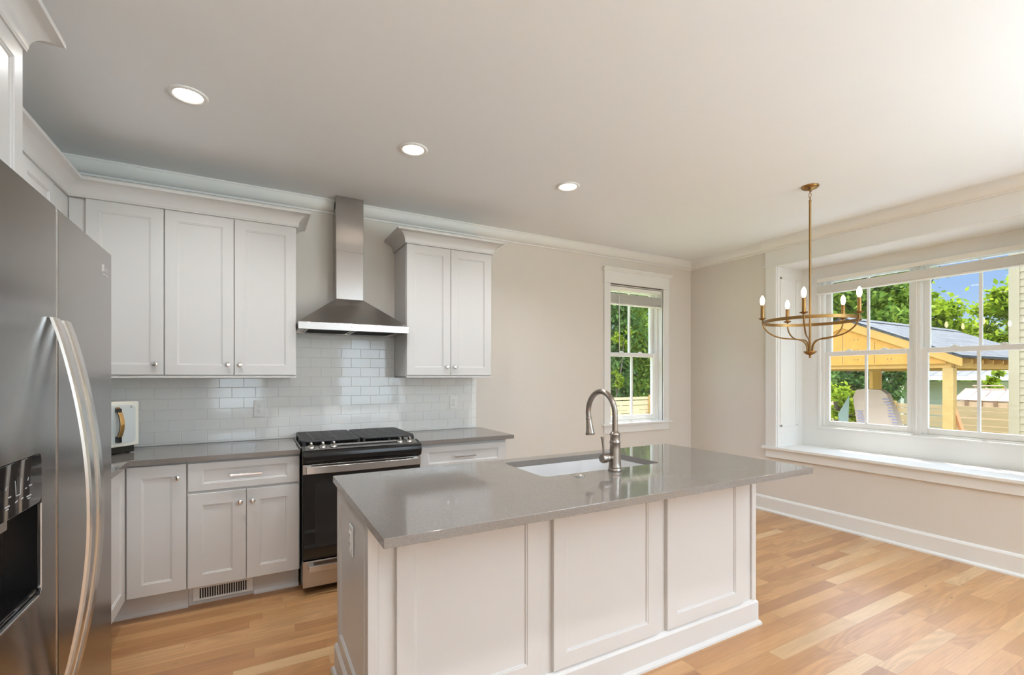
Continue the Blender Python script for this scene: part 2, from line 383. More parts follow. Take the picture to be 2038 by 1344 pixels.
def double_hung(name, w, zr, zm, label, M, latches=(.30, .70)):
    """one double-hung unit w = clear width, zr=(z0,z1), zm = meeting rail bottom"""
    win = bpy.data.objects.new(name, None); col.objects.link(win); win['kind'] = 'structure'; win['label'] = label
    win.matrix_world = M
    z0, z1 = zr; f = .022
    bm = bm_new()
    box(bm, 0, f, .0, .10, z0, z1); box(bm, w - f, w, .0, .10, z0, z1); box(bm, f, w - f, 0, .10, z1 - f, z1); box(bm, f, w - f, 0, .12, z0, z0 + .018)
    obj('window_frame', bm, M_sash, win, bevel=.002)
    bm = bm_new()
    for k in (.010, .042, .074):
        for xx in (f, w - f - .005): box(bm, xx, xx + .005, k, k + .004, z0 + .02, z1 - f)
    obj('sash_track', bm, M_sash, win)
    sash(win, 'lower_sash', (f, w - f), 0, (z0 + .018, zm + .045), .012)
    sash(win, 'upper_sash', (f, w - f), 0, (zm + .004, z1 - f), .052, rail_bot=.042, rail_top=.022)
    for t in latches:
        bm = bm_new(); xc = f + (w - 2 * f) * t
        lathe(bm, [(.030, 0), (.030, .006), (.020, .012), (.012, .014)], T(xc, .028, zm + .045) @ Matrix.Diagonal((1, .42, 1, 1)), seg=18)
        box(bm, xc - .012, xc + .012, .015, .040, zm + .045, zm + .061)
        obj('sash_lock', bm, M_sash, win, bevel=.002)
    return win
# bay: two units side by side; local x runs towards -y (left to right as seen)
Mbay = lambda y: Matrix(((0, 1, 0, XB + .02), (-1, 0, 0, y), (0, 0, 1, 0), (0, 0, 0, 1)))
double_hung('window_1', .775, (.865, 2.373), 1.583, 'left unit of the bay window', Mbay(2.652))
double_hung('window_2', .775, (.865, 2.373), 1.583, 'right unit of the bay window', Mbay(1.863))
b = bm_new(); box(b, XB - .003, XB + .13, GY0, 1.088, GZ0, GZ1); box(b, XB - .003, XB + .13, 2.652, GY1, GZ0, GZ1); box(b, XB + .004, XB + .13, 1.863, 1.877, GZ0, GZ1)
box(b, XB - .008, XB + .004, 2.661, 2.672, GZ0 + .01, GZ1)
struct('trim_16', b, M_baytrim, 'jambs and mullion of the bay window', bevel=.002)
struct('trim_17', box(bm_new(), XB - .014, XB + .13, GY0, GY1, .850, .867), M_baytrim, 'sill of the bay window', bevel=.004)
# small window in the back wall
double_hung('window_3', WX1 - WX0 - .012, (WZ0 + .012, WZ1 - .005), 1.600, 'small window right of the cabinets', T(WX0 + .006, YB + .06, 0), latches=(.3, .68))
b = bm_new()
box(b, WX0 - .012, WX0 + .006, YB - .0, YB + .06, WZ0, WZ1); box(b, WX1 - .006, WX1 + .012, YB, YB + .06, WZ0, WZ1); box(b, WX0, WX1, YB, YB + .06, WZ1 - .006, WZ1 + .01)
struct('trim_18', b, M_baytrim, 'jambs of the small window', bevel=.001)
b = bm_new()
box(b, 3.268, WX0 - .006, YB - .020, YB + .002, WZ0 + .01, 2.385); box(b, WX1 + .006, 4.232, YB - .020, YB + .002, WZ0 + .01, 2.385)
box(b, 3.262, 4.238, YB - .026, YB + .002, 2.385, 2.395); box(b, 3.268, 4.232, YB - .022, YB + .002, 2.395, 2.515)
struct('trim_19', b, M_trim, 'casing of the small window', bevel=.002)
struct('trim_20', prism(bm_new(), [(YB, 2.515), (YB - .030, 2.515), (YB - .034, 2.526), (YB - .042, 2.530), (YB - .050, 2.540), (YB - .055, 2.549), (YB, 2.549)], 3.250, 4.256, 'x'), M_trim, 'cap over the small window')
b = bm_new(); box(b, 3.245, 4.262, YB - .045, YB + .002, WZ0 - .014, WZ0 + .010); box(b, WX0, WX1, YB, YB + .075, WZ0 - .002, WZ0 + .012)
struct('trim_21', b, M_trim, 'stool of the small window', bevel=.004)
struct('trim_22', box(bm_new(), 3.268, 4.232, YB - .020, YB + .002, .768, WZ0 - .014), M_trim, 'apron of the small window', bevel=.002)

# rear room windows: plain glazed frames behind the camera
for i, (x0, x1) in enumerate(((-.75, .15), (2.0, 3.5))):
    b = bm_new(); w = x1 - x0
    for xx in (x0, x1 - .05, (x0 + x1) / 2 - .03): box(b, xx, xx + .05, YF - .08, YF - .03, .5, 2.4)
    for zz in (.5, 1.42, 2.35): box(b, x0, x1, YF - .08, YF - .03, zz, zz + .05)
    struct('window_%d' % (4 + i), b, M_sash, 'living room window behind the camera')
b = bm_new()
for yy in (-3.9, -2.93, -1.93, -.95): box(b, XR + .03, XR + .08, yy, yy + .05, .65, 2.35)
for zz in (.65, 1.48, 2.30): box(b, XR + .03, XR + .08, -3.9, -.9, zz, zz + .05)
struct('window_6', b, M_sash, 'living room side window behind the camera')

# ================================================================ BLINDS
def blind(name, w, ztop, zbot, M, label, cords, wand=None, stackz=None, gap=.036, n=22):
    t = thing(name, label, 'blind'); t.matrix_world = M
    obj('head_rail', box(bm_new(), .004, w - .004, .002, .045, ztop - .040, ztop), M_blind, t, bevel=.003)
    bm = bm_new(); z1 = ztop - .040 - gap; z0 = zbot + .016; step = (z1 - z0) / n
    for k in range(n):
        z = z0 + step * (k + .5)
        tw = random.uniform(-.003, .003)
        v = [(.006, .000, z + tw * .3 - .001), (w - .006, .000, z - tw * .3 - .001), (w - .006, .046, z + .002), (.006, .046, z + .002)]
        a = [bm.verts.new(p) for p in v] + [bm.verts.new((p[0], p[1], p[2] + .0026)) for p in v]
        for f in ((0, 1, 2, 3), (7, 6, 5, 4), (0, 4, 5, 1), (1, 5, 6, 2), (2, 6, 7, 3), (3, 7, 4, 0)): bm.faces.new([a[i] for i in f])
    obj('slats', bm, M_blind, t)
    obj('bottom_rail', box(bm_new(), .004, w - .004, .0, .047, zbot, zbot + .015), M_blind, t, bevel=.003)
    for c in cords:
        bm = bm_new()
        for dx in (-.014, .014): tube(bm, [(c + dx, -.002, zbot + .004), (c + dx * .4, -.004, (zbot + ztop) / 2), (c + dx, -.002, ztop - .036)], .0012, 6)
        obj('ladder_cord', bm, M_blind, t, smooth=True)
    if wand:
        bm = bm_new(); tube(bm, [(wand, -.012, ztop - .045), (wand + .004, -.016, ztop - .3), (wand + .008, -.014, ztop - wl)], .004, 8)
        lathe(bm, [(.003, 0), (.006, .01), (.006, .05), (.003, .06)], T(wand + .008, -.014, ztop - wl - .055), seg=8)
        obj('tilt_wand', bm, M_blind, t, smooth=True)
    return t
random.seed(3)
Mb = lambda y: Matrix(((0, 1, 0, XB - .040), (-1, 0, 0, y), (0, 0, 1, 0), (0, 0, 0, 1)))
blind('window_blind', 1.628, 2.370, 2.205, Mb(2.674), 'wide raised white blind bunched at top of the bay window', (.10, .34, .62, .9, 1.18, 1.45))
wl = .72
blind('window_blind', .768, 2.362, 2.165, T(WX0 + .006, YB + .008, 0), 'small raised white blind on the narrow window beside the upper cabinets', (.17, .42, .64), wand=.115, n=18)
# ================================================================ CABINETS
def shaker(name, w, h, M, parent, t=.020, s=.062, rec=.008, bw=.007, mat=None, rail=None):
    """flat-frame door, local x 0..w, z 0..h, front face at y=-t"""
    rail = rail or s
    bm = bm_new(); c = .0018
    def ring(ix, iz, y): return [bm.verts.new(M @ Vector(p)) for p in ((ix, y, iz), (w - ix, y, iz), (w - ix, y, h - iz), (ix, y, h - iz))]
    rs = [ring(0, 0, 0), ring(0, 0, -t + c), ring(c, c, -t), ring(s, rail, -t), ring(s + .0015, rail + .0015, -t + .003), ring(s + bw, rail + bw, -t + .004), ring(s + bw + .002, rail + bw + .002, -t + rec)]
    bm.faces.new(rs[0]); bm.faces.new(rs[-1])
    for a, b in zip(rs, rs[1:]):
        for k in range(4): bm.faces.new([a[k], a[(k + 1) % 4], b[(k + 1) % 4], b[k]])
    return obj(name, bm, mat or M_cab, parent)
def knob(parent, M, mat=None):
    """axis along local -y"""
    bm = lathe(bm_new(), [(.0065, 0), (.0065, .002), (.0045, .004), (.0045, .014), (.008, .017), (.0145, .019), (.0155, .022), (.0145, .026), (.011, .0275), (.004, .0278)], M @ RX(R(90)), seg=24)
    return obj('knob', bm, mat or M_chrome, parent, smooth=True, autosmooth=40)
def pull(parent, M, w=.172, mat=None):
    bm = bm_new()
    for x in (-w / 2 + .006, w / 2 - .006): box(bm, x - .005, x + .005, -.026, 0, -.005, .005, M)
    box(bm, -w / 2, w / 2, -.034, -.025, -.0055, .0055, M)
    return obj('pull', bm, mat or M_chrome, parent, bevel=.0015)

YU = 3.57      # face of upper boxes (doors stand in front)
YBASE = 3.30   # face of base boxes
XLB = -.635    # face of the left run's base boxes
XLU = -.925

# ---- upper cabinets on the back wall
def upper(label, x0, x1, doors, knobs, cat='cabinet'):
    t = thing('upper_cabinet', label, cat, (x0, YB, 1.372))
    b = bm_new(); box(b, 0, x1 - x0, -(YB - YU) , -.003, 0.0, 1.033); box(b, 0.0, x1 - x0, -(YB - YU) - .020, -.0 - .003, -.003, .008)
    obj('cabinet_box', b, M_cab, t, bevel=.0015)
    ds = []
    for (d0, d1) in doors:
        ds.append(shaker('door', d1 - d0, 2.406 - 1.389, T(d0 - x0, YU - YB, 1.389 - 1.372), t))
    for i, kx in knobs: knob(ds[i], T(kx - x0, YU - YB - .020, 1.455 - 1.372))
    return t
upper('white single-door upper cabinet in the corner, half hidden by the refrigerator', -.924, -.4785, [(-.846, -.482)], [(0, -.523)])
upper('white two-door upper cabinet immediately left of the range hood', -.4785, .262, [(-.475, -.1105), (-.1065, .258)], [(0, -.145), (1, -.077)])
upper('white two-door upper cabinet on its own right of the range hood', 1.033, 1.765, [(1.036, 1.396), (1.400, 1.762)], [(0, 1.365), (1, 1.430)])
# cabinet crowns: cove profile (out, z)
CP = [(0, 0), (.011, 0), (.011, .008)] + [(.083 - .070 * math.cos(k * PI / 18), .011 + .070 * math.sin(k * PI / 18)) for k in range(10)] + [(.084, .083), (.084, .098), (0, .098)]
def cab_crown(pts, closed_ends=True, z=2.407):
    """pts: list of (x,y,nx,ny) corner points with mitre offset directions"""
    bm = bm_new(); rings = []
    for x, y, nx, ny in pts: rings.append([bm.verts.new((x + nx * o, y + ny * o, z + h)) for o, h in CP])
    for a, b in zip(rings, rings[1:]):
        for k in range(len(CP)): bm.faces.new([a[k], b[k], b[(k + 1) % len(CP)], a[(k + 1) % len(CP)]])
    bm.faces.new(rings[0]); bm.faces.new(rings[-1][::-1])
    return bm
YC = YU - .020
b = cab_crown([(XLU, 2.135, 1, 0), (XLU, YC, 1, -1), (.262, YC, 1, -1), (.262, YB - .003, 1, 0)])
tag(obj('cabinet_crown', b, M_cab, smooth=True, autosmooth=28), 'white cove crown wrapping the corner upper cabinets left of the hood', 'moulding')
b = cab_crown([(1.033, YB - .003, -1, 0), (1.033, YC, -1, -1), (1.765, YC, 1, -1), (1.765, YB - .003, 1, 0)])
box(b, 1.034, 1.764, YC + .001, YB - .003, 2.408, 2.50)
tag(obj('cabinet_crown', b, M_cab, smooth=True, autosmooth=28), 'white cove crown on the upper cabinet right of the hood', 'moulding')
# ---- left wall uppers
t = thing('upper_cabinet', 'white upper cabinet on the left wall, seen in a sliver above the refrigerator', 'cabinet', (XL, 2.130, 1.372))
obj('cabinet_box', box(bm_new(), .003, XLU - XL - .020, 0, YU - 2.130 + .30, 0, 1.033), M_cab, t, bevel=.0015)
for i, (a, c) in enumerate(((.01, .41), (.415, .815), (.82, 1.225))):
    d = shaker('door', c - a, 1.017, T(XLU - XL - .020, a, .017) @ RZ(R(90)), t)
    knob(d, T(XLU - XL, (c - .035 if i != 1 else a + .035), .083) @ RZ(R(90)))
obj('filler', box(bm_new(), XLU - XL - .02, XLU - XL - .001, 1.23, YU + .02 - 2.130, .01, 1.03), M_cab, t)
# ---- cabinet above refrigerator with tall end panel
XF = -.645
t = thing('fridge_cabinet', 'deep white cabinet with crown above the refrigerator, top left corner', 'cabinet', (XL, 0, 0))
obj('cabinet_box', box(bm_new(), .003, XF - XL - .020, 1.03, 2.032, 1.86, 2.415), M_cab, t, bevel=.001)
b = bm_new(); box(b, .003, XF - XL - .001, 2.014, 2.034, 0, 2.412); obj('end_panel', b, M_cab, t, bevel=.001)
obj('face_frame', box(bm_new(), XF - XL - .022, XF - XL, 1.99, 2.034, 1.83, 2.412), M_cab, t, bevel=.001)
for a, c in ((1.05, 1.530), (1.535, 2.030)):
    d = shaker('door', c - a, .585, T(XF - XL - .0, a, 1.822) @ RZ(R(90)), t, t=.012, s=.058)
bpy.context.view_layer.update()
b = cab_crown([(XF + .006 - XL, 1.0, 1, 0), (XF + .006 - XL, 2.036, 1, 1), (.02, 2.036, 0, 1)])
box(b, .004, XF - XL, 1.0, 2.034, 2.412, 2.50)
obj('crown', b, M_cab, t, smooth=True, autosmooth=28)

# ---- base cabinets
def toe(b, x0, x1, y, z=.143):
    box(b, x0, x1, y, y + .02, 0, z)
    prism(b, [(y, 0), (y - .016, 0), (y - .014, .010), (y - .006, .022), (y, .026)], x0, x1, 'x')
YT = 3.395
DF = .0
t = thing('base_cabinet', 'white base cabinet with one drawer over two doors, left of the range', 'cabinet', (0, YBASE, 0))
obj('cabinet_box', box(bm_new(), -.338, .262, 0, YB - YBASE - .003, .143, .884), M_cab, t, bevel=.001)
d = shaker('drawer', .259 + .331, .163, T(-.331, DF, .708), t, s=.070, rail=.040); pull(d, T(-.036, -.020 + DF, .789))
d = shaker('door', .2925, .546, T(-.331, DF, .147), t, s=.070); knob(d, T(-.069, -.020, .622))
d = shaker('door', .2925, .546, T(-.0345, DF, .147), t, s=.070); knob(d, T(-.002, -.020, .622))
b = bm_new(); toe(b, .004, .262, YT - YBASE); obj('toe_kick', b, M_cab, t)
box_ = box(bm_new(), -.338, .004, YT - YBASE + .006, YT - YBASE + .02, 0, .143); obj('toe_kick', box_, M_cab, t)
t = thing('base_cabinet', 'narrow white single-door base cabinet in the corner beside the refrigerator', 'cabinet', (0, YBASE, 0))
obj('cabinet_box', box(bm_new(), XLB + .001, -.339, 0, YB - YBASE - .003, .143, .884), M_cab, t, bevel=.001)
d = shaker('door', .272, .726, T(-.611, DF, .147), t, s=.066); knob(d, T(-.381, -.020, .797))
b = bm_new(); toe(b, XLB - .07, -.339, YT - YBASE); obj('toe_kick', b, M_cab, t)
t = thing('base_cabinet', 'white base cabinet with drawer right of the range, behind the island', 'cabinet', (0, YBASE, 0))
obj('cabinet_box', box(bm_new(), 1.040, 1.765, 0, YB - YBASE - .003, .143, .884), M_cab, t, bevel=.001)
d = shaker('drawer', .712, .163, T(1.047, DF, .698), t, s=.070, rail=.040); pull(d, T(1.40, -.020, .782))
for a in (1.047, 1.405):
    d = shaker('door', .354, .535, T(a, DF, .147), t, s=.070); knob(d, T(1.370 if a < 1.2 else 1.436, -.020, .622))
b = bm_new(); toe(b, 1.040, 1.765, YT - YBASE); obj('toe_kick', b, M_cab, t)
# left run base (faces +x)
t = thing('base_cabinet', 'white base cabinet on the left wall whose door edge shows beside the refrigerator', 'cabinet', (XLB, 2.05, 0))
obj('cabinet_box', box(bm_new(), XL - XLB + .003, -.0, 0, YB - 2.05 - .003, .143, .884), M_cab, t, bevel=.001)
for a, c in ((.0, .40), (.405, .80), (.805, YBASE - .032 - 2.05)):
    shaker('door', c - a, .726, T(0, a, .147) @ RZ(R(90)), t, s=.066)
b = bm_new(); box(b, -.10, -.08, 0, YBASE - 2.05 + .08, 0, .143); obj('toe_kick', b, M_cab, t)
# supply register in the toe kick
t = thing('floor_register', 'white slotted air vent set in the toe kick under the drawer cabinet', 'vent', (-.160, YT + .002, 0))
b = bm_new(); w2 = .158
box(b, -w2, w2, -.006, .002, .022, .034); box(b, -w2, w2, -.006, .002, .096, .112); box(b, -w2, -w2 + .030, -.006, .002, .034, .096); box(b, w2 - .030, w2, -.006, .002, .034, .096)
obj('frame', b, M_plasticw, t, bevel=.002)
obj('throat', box(bm_new(), -w2 + .02, w2 - .02, -.0005, .0015, .03, .10), M_dark, t)
b = bm_new(); n = 20
for k in range(n + 1):
    x = -w2 + .032 + k * (2 * w2 - .064) / n; box(b, x - .0022, x + .0022, -.005, 0, .034, .096)
obj('louvre', b, M_plasticw, t)

# ---- counters
def slab_bm(outline, hole=None, z=.914, th=.030, M=None):
    bm = bm_new(); loops = [outline] + ([hole] if hole else []); E = []
    for lp in loops:
        vs = [bm.verts.new((x, y, z - th)) for x, y in lp]
        E += [bm.edges.new((vs[i], vs[(i + 1) % len(vs)])) for i in range(len(vs))]
    r = bmesh.ops.triangle_fill(bm, use_beauty=True, edges=E)
    fs = [f for f in bm.faces]
    bmesh.ops.dissolve_limit(bm, angle_limit=.01, verts=bm.verts, edges=bm.edges) if not hole else None
    ex = bmesh.ops.extrude_face_region(bm, geom=list(bm.faces))
    for v in [g for g in ex['geom'] if isinstance(g, bmesh.types.BMVert)]: v.co.z = z
    if M: bmesh.ops.transform(bm, matrix=M, verts=bm.verts)
    return bm
def slab(name, outline, hole=None, z=.914, th=.030, mat=M_quartz, parent=None, bevel=.0015):
    return obj(name, slab_bm(outline, hole, z, th), mat, parent, bevel=bevel)
def rrect(x0, x1, y0, y1, r, n=6):
    out = []
    for cx, cy, a0 in ((x1 - r, y1 - r, 0), (x0 + r, y1 - r, 90), (x0 + r, y0 + r, 180), (x1 - r, y0 + r, 270)):
        for k in range(n + 1):
            a = R(a0 + 90 * k / n); out.append((cx + r * math.cos(a), cy + r * math.sin(a)))
    return out
tag(slab('countertop', [(XL + .003, 2.05), (-.597, 2.05), (-.597, 3.262), (.262, 3.262), (.262, YB - .003), (XL + .003, YB - .003)]), 'grey quartz L-shaped countertop left of the range', 'countertop')
tag(slab('countertop', [(1.040, 3.262), (1.822, 3.262), (1.822, YB - .003), (1.040, YB - .003)]), 'short grey quartz countertop right of the range', 'countertop')

# ---- backsplash: real bevelled tiles
b = bm_new(); random.seed(11)
TP, TQ, zg = .1487, .0746, 1.375
def tile(x0, x1, z0, z1, y=YB, d=.008):
    if x1 - x0 < .012 or z1 - z0 < .008: return
    g = .0011; x0 += g; x1 -= g; z0 += g; z1 -= g; e = .0016
    tx, tz = random.gauss(0, .0045), random.gauss(0, .0045)
    cx, cz = (x0 + x1) / 2, (z0 + z1) / 2
    f = lambda x, z, o: (x, y - d - o + tx * (x - cx) * .5 + tz * (z - cz) * .5, z)
    a = [b.verts.new((x, y - .002, z)) for x, z in ((x0, z0), (x1, z0), (x1, z1), (x0, z1))]
    m = [b.verts.new(f(x, z, -.0014)) for x, z in ((x0, z0), (x1, z0), (x1, z1), (x0, z1))]
    c = [b.verts.new(f(x, z, 0)) for x, z in ((x0 + e, z0 + e), (x1 - e, z0 + e), (x1 - e, z1 - e), (x0 + e, z1 - e))]
    b.faces.new(c)
    for p, q in ((a, m), (m, c)):
        for k in range(4): b.faces.new([p[k], p[(k + 1) % 4], q[(k + 1) % 4], q[k]])
for r in range(-7, 7):
    z0, z1 = zg + r * TQ - TQ, zg + r * TQ
    z0c, z1c = max(z0, .916), z1
    if z1c <= z0c: continue
    off = -.059 if r % 2 == 0 else -.059 + TP / 2
    for k in range(-9, 14):
        x0 = off + k * TP; x1 = x0 + TP
        lo, hi = XL + .002, 1.728
        if z1 > 1.38: lo, hi = .264, 1.031
        x0c, x1c = max(x0, lo), min(x1, hi)
        if x1c > x0c: tile(x0c, x1c, z0c, min(z1c, 1.703) if z1 > 1.38 else min(z1c, 1.366 if (x1c < .262 or x0c > 1.033) else z1c))
    if z1 <= 1.38: tile(1.730, 1.778, z0c, min(z1, 1.366))
M_tile = pbr('subway_glaze', (.85, .86, .85), .07, spec=.55, bump=.05, bscale=25)
M_grout = pbr('grout', (.74, .74, .73), .8)
bs = tag(obj('backsplash', b, M_tile), 'glossy white subway tile backsplash above the back counters', 'backsplash')
b = bm_new(); box(b, XL + .001, 1.776, YB - .0065, YB - .001, .915, 1.368); box(b, .263, 1.032, YB - .0065, YB - .001, 1.368, 1.704)
obj('grout', b, M_grout, bs)

# ---- outlets
def outlet(name, label, M, group=None, rocker=False):
    t = thing(name, label, 'outlet'); t.matrix_world = M
    b = bm_new(); box(b, -.036, .036, -.006, 0, -.059, .059); obj('cover_plate', b, M_plasticw, t, bevel=.003)
    if rocker:
        obj('receptacle', box(bm_new(), -.017, .017, -.010, -.004, -.034, .034), M_plasticw, t, bevel=.002)
        zz = (-.018, .018)
    else: zz = (-.020, .020)
    for z in zz:
        if not rocker:
            bm = bm_new(); lathe(bm, [(.0165, 0), (.0165, .0025), (.015, .0035)], T(0, -.006, z) @ RX(R(90)), seg=24); r = obj('receptacle', bm, M_plasticw, t)
        bm = bm_new(); y0 = -.0108 if rocker else -.0101
        box(bm, -.0075, -.0055, y0, -.006, z - .001, z + .008); box(bm, .0055, .0075, y0, -.006, z - .001, z + .007)
        lathe(bm, [(.0024, 0), (.0024, .0042)], T(0, -.006, z - .007) @ RX(R(90)), seg=10)
        obj('slots', bm, M_dark, t)
    bm = bm_new(); lathe(bm, [(.003, 0), (.003, .0012), (.0015, .0016)], T(0, -.006, 0) @ RX(R(90)), seg=12)
    if not rocker: obj('screw', bm, M_chrome, t)
    return t
outlet('wall_outlet', 'white double outlet on the tile left of the range', T(.039, YB - .0105, 1.145))
outlet('wall_outlet', 'white double outlet on the tile at the far right of the backsplash', T(1.555, YB - .0105, 1.150))

# ================================================================ ISLAND
IX0, IX1, IY0, IY1 = .352, 2.445, 1.640, 2.300
t = thing('kitchen_island', 'white panelled kitchen island with tall base moulding', 'island', ((IX0 + IX1) / 2, (IY0 + IY1) / 2, 0))
ox, oy = (IX0 + IX1) / 2, (IY0 + IY1) / 2
b = bm_new()
box(b, IX0 - ox, IX1 - ox, IY0 - oy, IY1 - oy, 0.0, .30)
for (x0, x1, y0, y1) in ((IX0, IX1, IY0, IY0 + .02), (IX0, IX1, IY1 - .02, IY1), (IX0, IX0 + .02, IY0 + .02, IY1 - .02), (IX1 - .02, IX1, IY0 + .02, IY1 - .02)):
    box(b, x0 - ox, x1 - ox, y0 - oy, y1 - oy, .30, .884)
obj('carcass', b, M_cab, t)
for x0, x1 in ((.437, 1.032), (1.094, 1.694), (1.757, 2.334)):
    shaker('front_panel', x1 - x0, .872 - .148, T(x0 - ox, IY0 - oy, .148), t, s=.064, rec=.009)
ya_, yb_, yc_ = IY0 - oy - .012, IY0 - oy + .001, IY0 - oy + .034
for xe, sg in ((IX0 - ox, 1), (IX1 - ox, -1)):
    pl = [(xe - sg * .012, ya_), (xe + sg * .024, ya_), (xe + sg * .024, yb_), (xe + sg * .001, yb_), (xe + sg * .001, yc_), (xe - sg * .012, yc_)]
    obj('corner_trim', prism(bm_new(), pl, .13, .882, 'z'), M_cab, t, bevel=.003)
shaker('side_panel', IY1 - .012 - IY0 - .05, .724, T(IX0 - ox, IY1 - .012 - oy, .148) @ RZ(R(-90)), t, s=.062, t=.012, rec=.009)
shaker('side_panel', IY1 - .012 - IY0 - .05, .724, T(IX1 - ox, IY0 + .05 - oy, .148) @ RZ(R(90)), t, s=.062, t=.012, rec=.009)
# base moulding with shoe, mitred round the island
prof = [(0, 0), (.034, 0), (.033, .010), (.027, .020), (.020, .025), (.020, .122), (.014, .132), (.006, .140), (0, .140)]
b = bm_new(); rings = []
for x, y, nx, ny in ((IX0, IY1, -1, 1), (IX0, IY0, -1, -1), (IX1, IY0, 1, -1), (IX1, IY1, 1, 1)):
    rings.append([b.verts.new((x - ox + nx * (o), y - oy + ny * (o), h)) for o, h in prof])
for i in range(4):
    A, C = rings[i], rings[(i + 1) % 4]
    for k in range(len(prof)): b.faces.new([A[k], C[k], C[(k + 1) % len(prof)], A[(k + 1) % len(prof)]])
obj('base_moulding', b, M_cab, t)
ct = slab('countertop', [(.326, 1.347), (2.500, 1.347), (2.500, 2.320), (.326, 2.320)], rrect(1.175, 1.920, 1.820, 2.225, .035))
tag(ct, 'large grey quartz countertop of the island with the sink cut-out', 'countertop')
outlet('wall_outlet', 'white outlet on the end panel of the island, facing the refrigerator', T(IX0 - .0045, 1.958, .722) @ RZ(R(-90)), rocker=True)
# sink
t = thing('sink', 'white undermount sink basin in the island countertop', 'sink', (1.5475, 2.0225, .60))
b = bm_new(); rings = []
for (m, z, r) in ((-.02, .883, .05), (.006, .883, .04), (.008, .80, .05), (.012, .70, .06), (.05, .672, .08), (.15, .668, .04)):
    pts = rrect(1.175 + m, 1.920 - m, 1.820 + m, 2.225 - m, r)
    rings.append([b.verts.new((x - 1.5475, y - 2.0225, z - .60)) for x, y in pts])
for (m, z, r) in ((-.02, .868, .05), (-.012, .80, .06), (-.008, .66, .07)):
    pts = rrect(1.175 + m, 1.920 - m, 1.820 + m, 2.225 - m, r)
    rings.insert(0, [b.verts.new((x - 1.5475, y - 2.0225, z - .60)) for x, y in pts])
for A, C in zip(rings, rings[1:]):
    for k in range(len(A)): b.faces.new([A[k], A[(k + 1) % len(A)], C[(k + 1) % len(A)], C[k]])
b.faces.new(rings[-1]); b.faces.new(rings[0][::-1])
obj('basin', b, M_sink, t, smooth=True, autosmooth=35)
obj('drain', lathe(bm_new(), [(.056, 0), (.056, .002), (.044, .003), (.042, -.001), (.012, -.001), (.010, .006), (.004, .007)], T(0, .04, .069), seg=32), M_chrome, t, smooth=True, autosmooth=40)
# faucet
fx, fy = 1.562, 1.776
t = thing('faucet', 'brushed nickel pull-down gooseneck faucet on the island', 'faucet', (fx, fy, .914))
b = lathe(bm_new(), [(.0335, 0), (.0345, .004), (.0335, .009), (.0310, .012), (.0305, .018), (.0320, .020), (.0300, .024), (.0290, .040), (.0270, .075), (.0255, .110), (.0245, .135), (.0270, .138), (.0275, .142), (.0245, .146), (.0235, .155), (.0232, .172), (.0255, .176), (.0262, .180), (.0240, .184), (.0195, .190), (.0150, .194)], seg=36)
obj('body', b, M_nickel, t, smooth=True, autosmooth=50)
pts = [(0, 0, .188), (0, 0, .24)]
for k in range(0, 15):
    a = PI - k * (R(196) / 14); pts.append((0, .105 + .105 * math.cos(a), .275 + .112 * math.sin(a)))
lastp = Vector(pts[-1]); dr = (Vector(pts[-1]) - Vector(pts[-2])).normalized()
obj('spout', tube(bm_new(), smooth_path(pts, 3), .0138, 20), M_nickel, t, smooth=True, autosmooth=60)
q = Vector((0, 0, 1)).rotation_difference(dr).to_matrix().to_4x4()
b = lathe(bm_new(), [(.0138, -.004), (.0165, -.002), (.0170, .004), (.0150, .008), (.0155, .012), (.0185, .045), (.0215, .068), (.0245, .078), (.0250, .086), (.0225, .090), (.018, .0905)], T(*lastp) @ q, seg=28)
obj('spray_head', b, M_nickel, t, smooth=True, autosmooth=50)
b = bm_new(); box(b, -.006, .006, -.004, .004, .018, .045, T(*(lastp + Vector((0, .017, 0)))) @ q); obj('spray_button', b, M_nickel, t, bevel=.003)
b = lathe(bm_new(), [(.0165, .012), (.0165, .040), (.0185, .043), (.0185, .047), (.0165, .050), (.0165, .052), (.0215, .054), (.0222, .060), (.0222, .080), (.020, .084), (.006, .0848)], T(0, 0, .066) @ RY(R(-90)), seg=32)
h = obj('handle_hub', b, M_nickel, t, smooth=True, autosmooth=40)
b = bm_new(); lathe(b, [(.0050, 0), (.0052, .02), (.0060, .06), (.0075, .078), (.0095, .084), (.0085, .088), (.003, .0885)], T(-.070, 0, .084) @ RY(R(-6)), seg=18)
obj('lever', b, M_nickel, h, smooth=True, autosmooth=50)
t = tag(obj('air_switch', lathe(bm_new(), [(.025, 0), (.0255, .003), (.023, .0055), (.014, .006), (.0135, .0045), (.012, .0045), (.0115, .0085), (.004, .009)], T(1.332, 1.757, .914), seg=28), M_chrome, smooth=True, autosmooth=40), 'small round metal air switch button on the island counter near the sink', 'button')
# ================================================================ RANGE
RX0, RX1 = .2685, 1.0315
t = thing('gas_range', 'black and stainless slide-in gas range under the hood', 'range', (.65, 3.5, 0))
ox, oy = .65, 3.5
def lb(b, x0, x1, y0, y1, z0, z1): return box(b, x0 - ox, x1 - ox, y0 - oy, y1 - oy, z0, z1)
b = bm_new(); lb(b, RX0 + .002, RX1 - .002, 3.235, 3.880, .058, .895); obj('body', b, M_black, t, bevel=.002)
for x in (RX0 + .05, RX1 - .05):
    for y in (3.36, 3.82): obj('levelling_foot', lathe(bm_new(), [(.018, 0), (.018, .012), (.010, .014), (.010, .05)], T(x - ox, y - oy, 0), seg=12), M_black, t)
# cooktop deck with raised rim
b = bm_new(); lb(b, RX0 - .004, RX1 + .004, 3.275, 3.885, .890, .921); obj('cooktop', b, M_black, t, bevel=.006, bseg=3)
